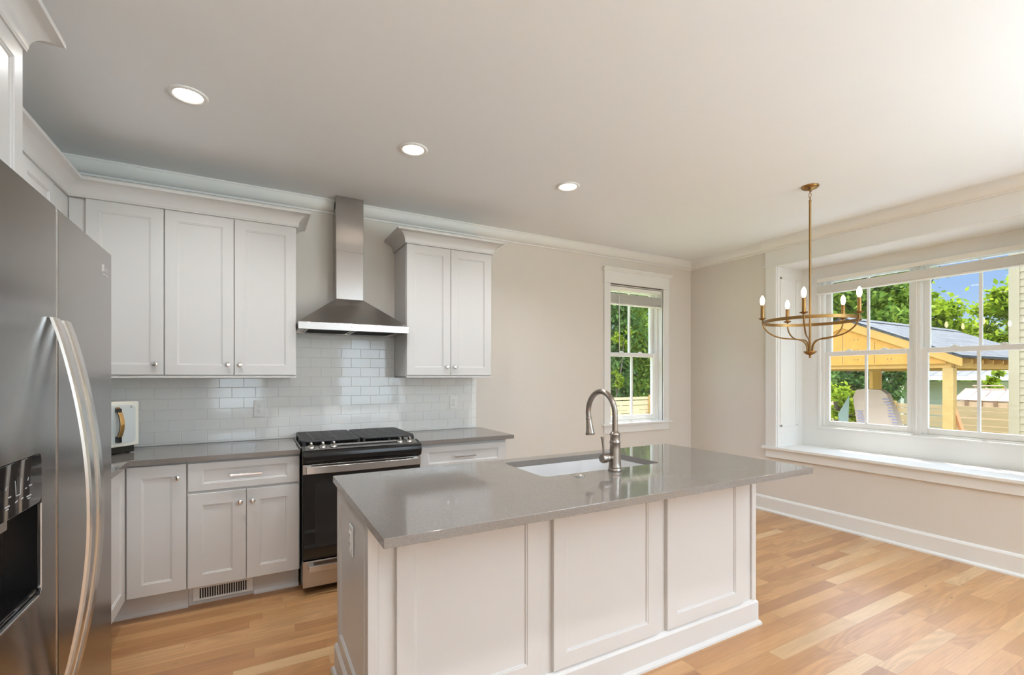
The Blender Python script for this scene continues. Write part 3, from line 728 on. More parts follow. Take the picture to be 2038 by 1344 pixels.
# curved black fascia
pr = [(3.240, .828), (3.190, .828), (3.176, .834), (3.168, .850), (3.162, .875), (3.164, .895), (3.172, .908), (3.185, .914), (3.275, .932), (3.275, .828)]
b = prism(bm_new(), [(y - oy, z) for y, z in pr], RX0 + .001 - ox, RX1 - .001 - ox, 'x'); obj('fascia', b, M_black, t, bevel=.003)
# sloped stainless knob plates either side of the touch panel
def slope(x0, x1, lift=.0012, y0=3.190, y1=3.272):
    b = bm_new(); z = lambda y: .914 + (y - 3.185) * .2 + lift
    v = [(x0 - ox, y0 - oy, z(y0) - .004), (x1 - ox, y0 - oy, z(y0) - .004), (x1 - ox, y1 - oy, z(y1) - .004), (x0 - ox, y1 - oy, z(y1) - .004)]
    v += [(p[0], p[1], p[2] + .004) for p in v]; vs = [b.verts.new(p) for p in v]
    for f in ((3, 2, 1, 0), (4, 5, 6, 7), (0, 1, 5, 4), (1, 2, 6, 5), (2, 3, 7, 6), (3, 0, 4, 7)): b.faces.new([vs[i] for i in f])
    return b
obj('control_plate', slope(.290, .440), M_steel, t); obj('control_plate', slope(.872, 1.010), M_steel, t)
obj('touch_panel', slope(.440, .872, .0004), M_glassb, t)
b = slope(.440, .872, .010, 3.236, 3.252); obj('chrome_bar', b, M_handle, t)
b = slope(.440, .872, .002, 3.190, 3.196); obj('chrome_bar', b, M_handle, t)
for x in (.322, .392, .458, .892, .958):
    Mk = T(x - ox, 3.226 - oy, .9225) @ RX(R(11))
    kb = obj('control_knob', lathe(bm_new(), [(.0235, 0), (.0235, .005), (.021, .009), (.019, .013)], Mk, seg=24), M_handle, t, smooth=True, autosmooth=40)
    b = bm_new(); prism(b, [(-.016, .011), (.016, .011), (.014, .030), (.009, .036), (-.009, .036), (-.014, .030)], -.006, .006, 'x', Mk @ RZ(R(8)))
    obj('grip', b, M_handle, kb, bevel=.002)
    obj('knob_ring', lathe(bm_new(), [(.025, 0), (.025, .002), (.0236, .002)], Mk, seg=24), M_black, kb)
# burners and continuous cast-iron grates
for x, y, r in ((.42, 3.42, .045), (.42, 3.72, .036), (.88, 3.42, .05), (.88, 3.72, .036), (.65, 3.57, .04)):
    obj('burner', lathe(bm_new(), [(r + .01, 0), (r + .01, .008), (r, .012), (r - .004, .020), (.01, .021)], T(x - ox, y - oy, .920), seg=20), M_iron, t)
for gx0, gx1 in ((.276, .646), (.654, 1.024)):
    b = bm_new(); zt = .962; gy0, gy1 = 3.300, 3.860
    pts = [(x - ox, y - oy, zt - .009) for x, y in rrect(gx0 + .008, gx1 - .008, gy0 + .008, gy1 - .008, .03, 4)]
    sec = [(-.007, -.010), (.007, -.010), (.006, .009), (-.006, .009)]
    tube(b, pts + pts[:2], .009, 6)
    for k in range(1, 5): x = gx0 + (gx1 - gx0) * k / 5; lb(b, x - .006, x + .006, gy0 + .01, gy1 - .01, zt - .016, zt)
    for k in range(1, 16): y = gy0 + (gy1 - gy0) * k / 16; lb(b, gx0 + .01, gx1 - .01, y - .011, y + .011, zt - .017, zt - .001)
    for x in (gx0 + .014, gx1 - .014, (gx0 + gx1) / 2):
        for y in (gy0 + .014, gy1 - .014, (gy0 + gy1) / 2): lb(b, x - .008, x + .008, y - .008, y + .008, .9195, zt - .012)
    obj('grate', b, M_iron, t, bevel=.0015)
# oven door
DY = 3.196
b = bm_new(); lb(b, RX0 + .003, RX1 - .003, DY, 3.234, .222, .824); d = obj('oven_door', b, M_black, t, bevel=.003)
b = bm_new(); lb(b, RX0 + .008, RX1 - .008, DY - .003, DY, .232, .758); obj('door_glass', b, M_glassb, d, bevel=.002)
M_ovw = pbr('oven_window', (.020, .019, .018), .10, spec=.5)
b = bm_new(); lb(b, RX0 + .075, RX1 - .075, DY - .0036, DY - .001, .30, .70); obj('oven_window', b, M_ovw, d)
b = bm_new(); lb(b, RX0 + .003, RX1 - .003, DY - .006, DY, .762, .822); obj('door_band', b, M_steel, d, bevel=.001)
def hbar(name, z0, z1, x0, x1, y, par, bow=.010):
    b = bm_new(); n = 14; rows = []
    for k in range(n + 1):
        s = k / n; x = x0 + (x1 - x0) * s - ox; yy = y - bow * math.sin(PI * s) - oy
        rows.append([b.verts.new(p) for p in ((x, yy, z0), (x, yy, z1), (x, yy + .012, z1), (x, yy + .012, z0))])
    for a, c in zip(rows, rows[1:]):
        for k in range(4): b.faces.new([a[k], a[(k + 1) % 4], c[(k + 1) % 4], c[k]])
    b.faces.new(rows[0]); b.faces.new(rows[-1][::-1])
    h = obj(name, b, M_handle, par, bevel=.002)
    for xx in (x0, x1 - .03): obj('handle_bracket', lb(bm_new(), xx, xx + .03, y + .009, DY - .002, z0 + .002, z1 - .002), M_steel, h, bevel=.002)
    return h
hbar('door_handle', .770, .815, .290, 1.010, 3.150, d)
b = bm_new(); lb(b, RX0 + .003, RX1 - .003, DY, 3.234, .048, .214); d2 = obj('storage_drawer', b, M_steel, t, bevel=.003)
obj('kick_panel', lb(bm_new(), RX0 + .006, RX1 - .006, 3.30, 3.32, .012, .060), M_black, t)
hbar('drawer_handle', .158, .194, .305, .995, 3.155, d2, .008)

# ================================================================ HOOD
t = thing('range_hood', 'stainless steel chimney range hood over the range', 'hood', (.65, YB - .002, 1.705))
hx, hy, hz = .65, YB - .002, 1.705
HB = 3.485
b = bm_new()
# rim as a hollow tray
for (x0, x1, y0, y1) in ((.268, 1.032, HB, HB + .018), (.268, .280, HB + .018, hy), (1.020, 1.032, HB + .018, hy), (.280, 1.020, hy - .015, hy)):
    box(b, x0 - hx, x1 - hx, y0 - hy, y1 - hy, 0, .050)
box(b, .279 - hx, 1.021 - hx, HB + .017 - hy, -.014, .018, .050)
obj('rim', b, M_steel, t, bevel=.0012)
lo = [(.268, HB), (1.032, HB), (1.032, hy), (.268, hy)]; hi = [(.549, 3.745), (.751, 3.745), (.751, hy), (.549, hy)]
b = bm_new(); A = [b.verts.new((x - hx, y - hy, .050)) for x, y in lo]; C = [b.verts.new((x - hx, y - hy, .264)) for x, y in hi]
b.faces.new(A[::-1]); b.faces.new(C)
for k in range(4): b.faces.new([A[k], A[(k + 1) % 4], C[(k + 1) % 4], C[k]])
obj('canopy', b, M_steel, t)
b = bm_new(); box(b, .551 - hx, .749 - hx, 3.747 - hy, 0, .262, .66); obj('duct_cover', b, M_steel, t, bevel=.0015)
b = bm_new(); box(b, .549 - hx, .751 - hx, 3.745 - hy, 0, .628, ZC - .0 - hz - .001); dc = obj('duct_cover', b, M_steel, t, bevel=.0015)
b = bm_new()
for k in range(5): box(b, .5484 - hx, .5490 - hx, 3.775 - hy + k * .022, 3.788 - hy + k * .022, ZC - hz - .09, ZC - hz - .035)
obj('vent_slots', b, M_dark, dc)
obj('button_panel', box(bm_new(), .605 - hx, .690 - hx, HB - .0012 - hy, HB - hy + .001, .008, .044), M_handle, t)
for k in range(5):
    x = .618 + k * .0155; obj('button', lathe(bm_new(), [(.0048, 0), (.0048, .003), (.0035, .0042)], T(x - hx, HB - .001 - hy, .028) @ RX(R(90)), seg=14), M_chrome if k else M_plasticw, t)
for x0, x1 in ((.330, .640), (.660, .970)):
    b = bm_new(); 
    box(b, x0 - hx, x1 - hx, HB + .05 - hy, -.05, .008, .0185)
    f = obj('grease_filter', b, M_steelh, t, bevel=.002)
    b = bm_new()
    for k in range(18): y = HB + .066 + k * .0185; box(b, x0 + .012 - hx, x1 - .012 - hx, y - hy, y + .008 - hy, .0072, .0085)
    obj('slots', b, M_dark, f)
for x in (.300, 1.000):
    obj('hood_lamp', lathe(bm_new(), [(.016, 0), (.016, .003), (.012, .003)], T(x - hx, HB + .04 - hy, .0155), seg=16), M_plasticw, t)

# ================================================================ REFRIGERATOR
FX = -.403
t = thing('refrigerator', 'tall stainless side-by-side refrigerator with ice and water dispenser', 'refrigerator', (-.79, 1.507, 0))
fxo, fyo = -.79, 1.507
b = bm_new(); box(b, -1.17 - fxo, FX - .075 - fxo, 1.052 - fyo, 1.962 - fyo, .03, 1.765); obj('cabinet_body', b, pbr('fridge_side', (.19, .185, .18), .5, metal=.2), t, bevel=.004)
b = bm_new(); box(b, -.50 - fxo, FX - .04 - fxo, 1.06 - fyo, 1.955 - fyo, .015, .085); obj('base_grille', b, M_black, t)
for y in (1.09, 1.90): obj('hinge_cover', box(bm_new(), FX - .13 - fxo, FX - .05 - fxo, y - fyo, y + .04 - fyo, 1.765, 1.775), M_black, t, bevel=.003)
MX = Matrix(((0, 0, 1, 0), (1, 0, 0, 0), (0, 1, 0, 0), (0, 0, 0, 1)))   # (p,q,e) -> (x=e, y=p, z=q)
def door_slab(y0, y1, hole=None):
    ol = rrect(y0 - fyo, y1 - fyo, .092, 1.775, .006, 3)
    hb = rrect(hole[0] - fyo, hole[1] - fyo, hole[2], hole[3], .018, 5) if hole else None
    return slab_bm(ol, hb, z=FX - fxo, th=.068, M=MX)
rd = obj('door', door_slab(1.483, 1.964), M_steelh, t, bevel=.005, bseg=3)
HD = (1.120, 1.388, .905, 1.213)
ld = obj('door', door_slab(1.052, 1.471, HD), M_steelh, t, bevel=.004, bseg=3)
# bright edge strips that show between the doors
obj('edge_strip', box(bm_new(), FX - .05 - fxo, FX - .006 - fxo, 1.4795 - fyo, 1.4835 - fyo, .10, 1.77), M_handle, rd)
obj('edge_strip', box(bm_new(), FX - .05 - fxo, FX - .012 - fxo, 1.4705 - fyo, 1.4735 - fyo, .10, 1.77), M_handle, ld)
# dispenser
dp = obj('dispenser_recess', None or (lambda b: (box(b, FX - .066 - fxo, FX - .058 - fxo, HD[0] - .004 - fyo, HD[1] + .004 - fyo, HD[2] - .004, HD[3] + .004), box(b, FX - .060 - fxo, FX - .003 - fxo, HD[1] - .004 - fyo, HD[1] + .001 - fyo, HD[2], HD[3]), box(b, FX - .060 - fxo, FX - .003 - fxo, HD[0] - .001 - fyo, HD[0] + .004 - fyo, HD[2], HD[3]), box(b, FX - .060 - fxo, FX - .004 - fxo, HD[0] - fyo, HD[1] - fyo, HD[2] - .001, HD[2] + .006), b)[-1])(bm_new()), M_black, ld)
b = slab_bm(rrect(HD[0] + .001 - fyo, HD[1] - .001 - fyo, 1.108, HD[3] - .001, .017, 5), None, z=FX + .0005 - fxo, th=.012, M=MX)
cp = obj('control_panel', b, M_glassb, ld, bevel=.001)
M_icon = pbr('icon_grey', (.42, .44, .45), .5)
def icon(segs, par=cp):
    b = bm_new()
    for (y0, z0, y1, z1, w) in segs:
        d = Vector((0, y1 - y0, z1 - z0)).normalized(); n = Vector((0, -d.z, d.y)) * w
        pts = [Vector((0, y0 - fyo, z0)), Vector((0, y1 - fyo, z1))]
        q = [pts[0] - n, pts[1] - n, pts[1] + n, pts[0] + n]
        lo_ = [b.verts.new((FX + .0003 - fxo, p.y, p.z)) for p in q]; hi_ = [b.verts.new((FX + .0009 - fxo, p.y, p.z)) for p in q]
        b.faces.new(hi_); b.faces.new(lo_[::-1])
        for k in range(4): b.faces.new([lo_[k], lo_[(k + 1) % 4], hi_[(k + 1) % 4], hi_[k]])
    return obj('icon', b, M_icon, par)
icon([(1.256, 1.176, 1.260, 1.146, .0007), (1.260, 1.146, 1.279, 1.146, .0007), (1.279, 1.146, 1.283, 1.176, .0007)])
icon([(1.314, 1.166, 1.317, 1.172, .0010), (1.302, 1.152, 1.310, 1.152, .0010), (1.320, 1.154, 1.334, 1.154, .0011)])
icon([(1.308, 1.134, 1.330, 1.134, .0011), (1.313, 1.129, 1.325, 1.129, .0010)])
icon([(1.226, 1.150, 1.238, 1.150, .0010), (1.216, 1.166, 1.221, 1.172, .0010)])
icon([(1.212, 1.134, 1.232, 1.134, .0011), (1.216, 1.129, 1.228, 1.129, .0010), (1.256, 1.134, 1.266, 1.136, .0010), (1.282, 1.135, 1.292, 1.136, .0010)])
b = bm_new(); box(b, FX - .045 - fxo, FX - .012 - fxo, 1.150 - fyo, 1.262 - fyo, 1.082, 1.106, None); box(b, FX - .040 - fxo, FX - .034 - fxo, 1.165 - fyo, 1.252 - fyo, 1.030, 1.084)
obj('dispenser_paddle', b, M_handle, ld, bevel=.002)
b = bm_new()
box(b, FX - .006 - fxo, FX + .0015 - fxo, HD[1] - .006 - fyo, HD[1] + .001 - fyo, HD[2] + .014, 1.104)
box(b, FX - .006 - fxo, FX + .0015 - fxo, HD[0] + .01 - fyo, HD[1] - .016 - fyo, HD[2] - .001, HD[2] + .004)
obj('dispenser_trim', b, M_handle, ld, bevel=.0015)
b = prism(bm_new(), [(HD[0] + .006 - fyo, HD[2] + .006), (HD[1] - .006 - fyo, HD[2] + .006), (HD[1] - .006 - fyo, HD[2] + .016), (HD[0] + .006 - fyo, HD[2] + .016)], FX - .058 - fxo, FX - .006 - fxo, 'x')
obj('drip_tray', b, M_glassb, ld, bevel=.003)
# bowed flat handles
def fhandle(y0, y1, par):
    b = bm_new(); n = 30; rows = []; z0, z1 = .60, 1.512; th = .009
    for k in range(n + 1):
        s = k / n; z = z0 + (z1 - z0) * s; bow = .064 * (math.sin(PI * s) ** .85 if 0 < s < 1 else 0); x = FX + .002 + bow - fxo
        rows.append([b.verts.new(p) for p in ((x, y0 - fyo, z), (x + th * .6, y0 + .001 - fyo, z), (x + th, y0 + .006 - fyo, z), (x + th, y1 - .004 - fyo, z), (x + th * .5, y1 - fyo, z), (x, y1 - fyo, z))])
    for a, c in zip(rows, rows[1:]):
        for k in range(6): b.faces.new([a[k], a[(k + 1) % 6], c[(k + 1) % 6], c[k]])
    b.faces.new(rows[0]); b.faces.new(rows[-1][::-1])
    return obj('door_handle', b, M_handle, par, smooth=True, autosmooth=30)
fhandle(1.424, 1.462, ld); fhandle(1.496, 1.536, rd)
# small metal maker's plate, lettering too small to read in the photo
b = bm_new(); box(b, FX - fxo, FX + .0012 - fxo, 1.857 - fyo, 1.872 - fyo, 1.700, 1.722)
for k in range(4): box(b, FX - fxo, FX + .0012 - fxo, 1.877 + k * .011 - fyo, 1.882 + k * .011 - fyo, 1.703, 1.716)
for k in range(3): box(b, FX - fxo, FX + .0012 - fxo, 1.868 + k * .016 - fyo, 1.878 + k * .016 - fyo, 1.690, 1.694)
obj('emblem', b, M_chrome, rd)

# ================================================================ MICROWAVE
M_cream = pbr('cream_enamel', (.77, .75, .67), .35)
M_doorg = pbr('pale_glass', (.60, .645, .63), .08, spec=.6)
M_gold = pbr('brushed_gold', (.66, .42, .17), .32, metal=1)
t = thing('microwave', 'cream countertop microwave with arched gold handle in the corner', 'microwave', (-.615, 3.635, .914), R(45))
mw, mh, md = .44, .268, .31
b = bm_new(); box(b, -mw, 0, .012, md, .046, .046 + mh); obj('housing', b, M_cream, t, bevel=.010, bseg=3)
b = bm_new(); box(b, -mw + .012, -.014, .02, md - .02, .006, .048); obj('base', b, M_black, t, bevel=.003)
for x in (-mw + .04, -.04):
    for y in (.04, md - .04): obj('foot', lathe(bm_new(), [(.012, 0), (.012, .008)], T(x, y, 0), seg=12), M_black, t)
b = bm_new(); box(b, -mw, -.0, .000, .013, .046, .046 + mh); dr = obj('door', b, M_cream, t, bevel=.006, bseg=3)
MF = Matrix(((1, 0, 0, 0), (0, 0, -1, 0), (0, 1, 0, 0), (0, 0, 0, 1)))   # (p,q,e) -> (x=p,y=-e,z=q)
b = slab_bm(rrect(-mw + .02, -.022, .046 + .020, .046 + mh - .022, .022, 5), None, z=.002, th=.003, M=MF); obj('door_glass', b, M_doorg, dr)
hx_ = -.126
pts = [(hx_, -.002 - .044 * math.sin(PI * k / 20) ** .8, .078 + .205 * k / 20) for k in range(21)]
sec = [(-.006, -.011), (-.006, .011), (-.001, .013), (-.001, -.013)]
b = bm_new(); rows = []
for x, y, z in pts: rows.append([b.verts.new(p) for p in ((x - .011, y, z), (x + .011, y, z), (x + .011, y + .009, z), (x - .011, y + .009, z))])
for a, c in zip(rows, rows[1:]):
    for k in range(4): b.faces.new([a[k], a[(k + 1) % 4], c[(k + 1) % 4], c[k]])
b.faces.new(rows[0]); b.faces.new(rows[-1]); hb = obj('door_handle', b, M_black, dr, bevel=.002)
b = bm_new(); rows = []
for i, (x, y, z) in enumerate(pts):
    rows.append([b.verts.new(p) for p in ((x - .0115, y - .004, z), (x + .0115, y - .004, z), (x + .0115, y + .001, z), (x - .0115, y + .001, z))])
for a, c in zip(rows, rows[1:]):
    for k in range(4): b.faces.new([a[k], a[(k + 1) % 4], c[(k + 1) % 4], c[k]])
b.faces.new(rows[0]); b.faces.new(rows[-1]); obj('gold_face', b, M_gold, hb, bevel=.003)
for z in (.085, .262): obj('handle_foot', box(bm_new(), hx_ - .012, hx_ + .010, -.030, .0, z - .012, z + .026 if z < .1 else z + .014), M_black, hb, bevel=.005)
tc = bpy.data.curves.new('letter', 'FONT'); tc.body = 'B'; tc.size = .018; tc.extrude = .0004
M_let = pbr('bronze_letter', (.10, .055, .04), .4)
to = bpy.data.objects.new('letter_tmp', tc); col.objects.link(to)
bpy.context.view_layer.update()
me = bpy.data.meshes.new_from_object(to.evaluated_get(bpy.context.evaluated_depsgraph_get())); bpy.data.objects.remove(to)
b = bm_new(); b.from_mesh(me); bmesh.ops.transform(b, matrix=T(-.052, -.0026, .274) @ RX(R(90)), verts=b.verts); obj('monogram', b, M_let, dr)

# ================================================================ LIGHTS IN THE ROOM
def downlight(x, y, label, pw=5.5, vis=True):
    t = thing('recessed_light', label, 'light', (x, y, ZC), group='recessed ceiling lights')
    b = bm_new(); prof = [(.060, -.002), (.066, -.0075), (.080, -.0065), (.0845, -.002), (.0845, 0)]
    obj('trim_ring', lathe(b, prof, seg=40, cap=False), M_plasticw, t, smooth=True)
    obj('lens', lathe(bm_new(), [(.061, -.0040), (.061, -.0015)], seg=40), M_lamp, t)
    d = bpy.data.lights.new('downlight_glow', 'AREA'); d.shape = 'DISK'; d.size = .10; d.spread = R(135); d.energy = pw; d.color = (.94, .97, 1.0)
    o = bpy.data.objects.new('downlight_glow', d); col.objects.link(o); o.location = (0, 0, -.0105); o.parent = t
    return t
for x, lab in ((-.277, 'round recessed ceiling light nearest the refrigerator, left of three'), (.846, 'round recessed ceiling light in front of the range hood, middle of three'), (1.988, 'round recessed ceiling light farthest right of three, towards the small window')):
    downlight(x, 2.76, lab)
for x in (-.277, .846, 1.988): downlight(x, .45, 'round recessed ceiling light above and behind the camera')
for x in (-.2, 1.9, 3.6): downlight(x, -2.4, 'round recessed ceiling light in the living room behind')

# ================================================================ CHANDELIER
cx, cy = 3.513, 1.915
t = thing('chandelier', 'antique brass ring chandelier with five lit candle bulbs before the bay window', 'chandelier', (cx, cy, ZC))
zz = lambda z: z - ZC
b = lathe(bm_new(), [(.056, 0), (.0565, -.004), (.054, -.010), (.044, -.018), (.028, -.024), (.012, -.027), (.010, -.030)], seg=36)
cn = obj('canopy', b, M_brass, t, smooth=True, autosmooth=60)
for a in (20, 200): obj('canopy_screw', lathe(bm_new(), [(.004, 0), (.004, -.006), (.0015, -.008)], T(.036 * math.cos(R(a)), .036 * math.sin(R(a)), -.021), seg=10), M_dark, cn)
def torus(b, c, R1, r, ax, sy=1, n=24, m=8):
    """ring in the plane containing z and horizontal axis angle ax, stretched by sy in z"""
    u = Vector((math.cos(ax), math.sin(ax), 0)); pts = []
    for k in range(n + 2): a = 2 * PI * k / n; pts.append(Vector(c) + u * R1 * math.cos(a) + Vector((0, 0, R1 * sy * math.sin(a))))
    tube(b, pts, r, m); return b
for args in (((0, 0, -.038), .009, .0022, .3), ((0, 0, -.064), .007, .0022, 1.9, 2.4), ((0, 0, -.090), .011, .0026, .3)):
    b = bm_new(); torus(b, *args); obj('chain_link', b, M_brass, t, smooth=True)
b = lathe(bm_new(), [(.004, -.098), (.008, -.100), (.0085, -.112), (.0070, -.116), (.0070, zz(1.56)), (.0095, zz(1.555)), (.0095, zz(1.548))], seg=18)
obj('rod', b, M_brass, t, smooth=True, autosmooth=50)
b = lathe(bm_new(), [(.041, zz(1.560)), (.042, zz(1.557)), (.034, zz(1.546)), (.022, zz(1.538)), (.010, zz(1.533)), (.006, zz(1.528)), (.0085, zz(1.522)), (.007, zz(1.514)), (.002, zz(1.511))], seg=32)
obj('hub_cup', b, M_brass, t, smooth=True, autosmooth=60)
RR = .305
b = bm_new(); n = 72; rings = []
for k in range(n):
    a = 2 * PI * k / n; c_, s_ = math.cos(a), math.sin(a)
    rings.append([b.verts.new((r * c_, r * s_, z)) for r, z in ((RR - .008, zz(1.768)), (RR - .0045, zz(1.768)), (RR - .0045, zz(1.790)), (RR - .008, zz(1.790)))])
for k in range(n):
    A, C = rings[k], rings[(k + 1) % n]
    for j in range(4): b.faces.new([A[j], A[(j + 1) % 4], C[(j + 1) % 4], C[j]])
obj('ring', b, M_brass, t, smooth=True, autosmooth=40)
armp = [(.018, 1.556), (.019, 1.585), (.026, 1.612), (.044, 1.634), (.072, 1.646), (.115, 1.652), (.165, 1.658), (.215, 1.672), (.258, 1.698), (.286, 1.728), (.301, 1.762), (.304, 1.802)]
for k in range(5):
    a = R(58 + 72 * k); c_, s_ = math.cos(a), math.sin(a)
    ar = obj('arm', tube(bm_new(), smooth_path([(r * c_, r * s_, zz(z)) for r, z in armp], 4), .0052, 10), M_brass, t, smooth=True)
    P = T(RR * c_, RR * s_, 0)
    obj('bobeche', lathe(bm_new(), [(.004, zz(1.798)), (.012, zz(1.800)), (.026, zz(1.808)), (.027, zz(1.811)), (.024, zz(1.811)), (.012, zz(1.807)), (.010, zz(1.812))], P, seg=24), M_brass, ar, smooth=True, autosmooth=60)
    cs = obj('candle_sleeve', lathe(bm_new(), [(.0125, zz(1.806)), (.0125, zz(1.905)), (.0115, zz(1.908)), (.008, zz(1.909))], P, seg=20), M_brass, ar, smooth=True, autosmooth=50)
    obj('bulb', lathe(bm_new(), [(.006, zz(1.907)), (.009, zz(1.912)), (.0135, zz(1.925)), (.0155, zz(1.940)), (.0140, zz(1.955)), (.0085, zz(1.970)), (.003, zz(1.979))], P, seg=18), M_bulb, ar, smooth=True)
# ================================================================ OUTSIDE
GZ = -1.0
M_grass = pbr('lawn', (.34, .36, .15), .9, bump=.6, bscale=60, var=.35, vscale=2.5)
M_wood = pbr('fence_cedar', (.60, .43, .26), .75, bump=.2, bscale=40, stretch=(1, 1, 12), var=.16, vscale=5)
M_post = pbr('treated_post', (.46, .28, .085), .75, var=.2, vscale=8)
M_osb = pbr('osb', (.50, .235, .035), .75, bump=.25, bscale=60, var=.22, vscale=16)
M_lum = pbr('fir_lumber', (.47, .255, .055), .7, bump=.1, bscale=30, var=.14, vscale=6)
M_shing = bpy.data.materials.new('shingles'); M_shing.use_nodes = True
def shingle(m, c1, c2, s=(5.0, 5.0)):
    b = m.node_tree.nodes['Principled BSDF']; tc = N(m, 'ShaderNodeTexCoord'); br = N(m, 'ShaderNodeTexBrick')
    mp = N(m, 'ShaderNodeMapping'); mp.inputs['Scale'].default_value = (s[0], s[1], 1); L(m, tc.outputs['Object'], mp.inputs[0]); L(m, mp.outputs[0], br.inputs['Vector'])
    br.inputs['Color1'].default_value = (*c1, 1); br.inputs['Color2'].default_value = (*c2, 1); br.inputs['Mortar'].default_value = (c1[0] * .35, c1[1] * .35, c1[2] * .35, 1)
    br.inputs['Scale'].default_value = 1; br.inputs['Mortar Size'].default_value = .03; br.inputs['Brick Width'].default_value = 1.3; br.inputs['Row Height'].default_value = .7; br.inputs['Bias'].default_value = .1
    L(m, br.outputs[0], b.inputs['Base Color']); b.inputs['Roughness'].default_value = .9
shingle(M_shing, (.065, .062, .057), (.10, .095, .087))
M_shing2 = bpy.data.materials.new('light_shingles'); M_shing2.use_nodes = True; shingle(M_shing2, (.12, .11, .098), (.17, .157, .14), (2.4, 2.4))
def siding_mat(name, c, lap, axis=2):
    m = pbr(name, c, .6); return m
M_side = pbr('cream_siding', (.38, .30, .175), .6, var=.03)
M_side2 = pbr('sage_siding', (.33, .36, .30), .6, var=.03)
M_white = pbr('white_trim_paint', (.86, .86, .84), .5)
M_bark = pbr('bark', (.12, .085, .06), .9, bump=.8, bscale=25, stretch=(1, 1, .2), var=.3, vscale=8)
def leafmat(name, c1, c2, tr=.45):
    m = bpy.data.materials.new(name); m.use_nodes = True; m.node_tree.nodes.clear()
    o = N(m, 'ShaderNodeOutputMaterial'); d = N(m, 'ShaderNodeBsdfDiffuse'); t_ = N(m, 'ShaderNodeBsdfTranslucent'); mx = N(m, 'ShaderNodeMixShader'); mx.inputs[0].default_value = tr
    g = N(m, 'ShaderNodeNewGeometry'); cr = N(m, 'ShaderNodeValToRGB'); L(m, g.outputs['Random Per Island'], cr.inputs[0])
    e = cr.color_ramp.elements; e[0].color = (*c1, 1); e[1].color = (*c2, 1)
    L(m, cr.outputs[0], d.inputs[0]); L(m, cr.outputs[0], t_.inputs[0]); L(m, d.outputs[0], mx.inputs[1]); L(m, t_.outputs[0], mx.inputs[2]); L(m, mx.outputs[0], o.inputs[0])
    return m
M_leaf = leafmat('bright_leaves', (.11, .19, .01), (.40, .46, .04))
M_leafd = leafmat('deep_leaves', (.045, .10, .03), (.21, .32, .08), .4)
M_leafm = leafmat('mid_leaves', (.09, .19, .03), (.42, .52, .09), .45)

struct('ground', box(bm_new(), -20, 60, -30, 50, GZ - .2, GZ), M_grass, 'grassy yard outside')
struct('bounce_slab', box(bm_new(), 5.19, 8.3, -6, 6.5, GZ, GZ + .06), pbr('pale_bounce', (.62, .68, .73), .85, bump=.2, bscale=30, var=.06), 'added pale slab outside the bay, bouncing sunlight indoors')  # unseen reflector, added to throw sunlight up through the bay
# eaves and outer cladding of this house (they cut the sun on the windows)
b = bm_new(); box(b, 4.9, 5.50, -6, YB + .5, 2.62, 2.74); box(b, -1.6, 4.9, YB + .145, YB + .5, 2.62, 2.74)
struct('trim_23', b, M_white, 'roof eaves of this house')

def fence(name, label, a, c, n_boards=12, top=.78, posts=(), side=1, seed=0, loc=None):
    """horizontal board fence from a to c (2D)"""
    random.seed(seed)
    A, C = Vector((*a, 0)), Vector((*c, 0)); d = C - A; ln = d.length; ang = math.atan2(d.y, d.x)
    t = thing(name, label, 'fence', (a[0], a[1], GZ), ang)
    b = bm_new(); z = .04; wd_ = [.14, .14, .09]; k = 0
    while z < top - GZ - .05:
        h = wd_[k % 3]; x = 0
        while x < ln:
            x2 = min(ln, x + 2.4); z_ = z + random.uniform(-.006, .006)
            box(b, x + .002, x2 - .002, -.010 + random.uniform(-.003, .003), .012, z_, min(z_ + h, top - GZ)); x = x2
        z += h + .018; k += 1
    obj('board_panel', b, M_wood, t)
    for x in posts: obj('post', box(bm_new(), x - .045, x + .045, side * .012 if side > 0 else -.102, .102 if side > 0 else side * .012, 0, top - GZ - .005), M_post, t)
    return t
fence('board_fence', 'horizontal board fence beyond the bay window, behind the carport', (14.0, 14.0), (14.0, -4.0), posts=[3.6, 6.0, 8.4, 12.8], side=-1, seed=2)
fence('board_fence', 'horizontal board fence seen low in the small window', (2.0, 11.3), (13.9, 11.3), posts=[.8 + k * 2.15 for k in range(6)], side=-1, seed=4)

# carport
cx0, cx1, cy0, cy1, cya = 8.5, 12.9, 2.62, 5.60, 4.11
t = thing('carport', 'unfinished timber carport with plywood gable and grey shingle roof', 'carport', (cx0, cya, GZ))
lx = lambda x: x - cx0
ly = lambda y: y - cya
lz = lambda z: z - GZ
ez, az = 1.668, 2.345
# roof slabs
for s in (-1, 1):
    b = bm_new(); ye = ly(cy0) if s < 0 else ly(cy1); P = [(0, lz(az)), (ye, lz(ez)), (ye, lz(ez) - .03), (0, lz(az) - .035)]
    prism(b, P, -.05, lx(cx1), 'x'); obj('roof_slope', b, M_shing, t)
b = bm_new(); prism(b, [(-.12, lz(az) - .042), (0, lz(az) + .018), (.12, lz(az) - .042), (0, lz(az) + .004)], -.05, lx(cx1), 'x'); obj('ridge_cap', b, M_shing, t)
b = bm_new()
for s in (-1, 1):
    ye = ly(cy0) if s < 0 else ly(cy1); P = [(0, lz(az) + .006), (ye, lz(ez) + .006), (ye, lz(ez) - .006), (0, lz(az) - .006)]
    prism(b, P, -.062, -.048, 'x'); P = [(ye, lz(ez) - .03), (ye, lz(ez) + .006), (ye + s * .012, lz(ez) + .004), (ye + s * .012, lz(ez) - .03)]; prism(b, P, -.05, lx(cx1), 'x')
obj('drip_edge', b, M_dark, t)
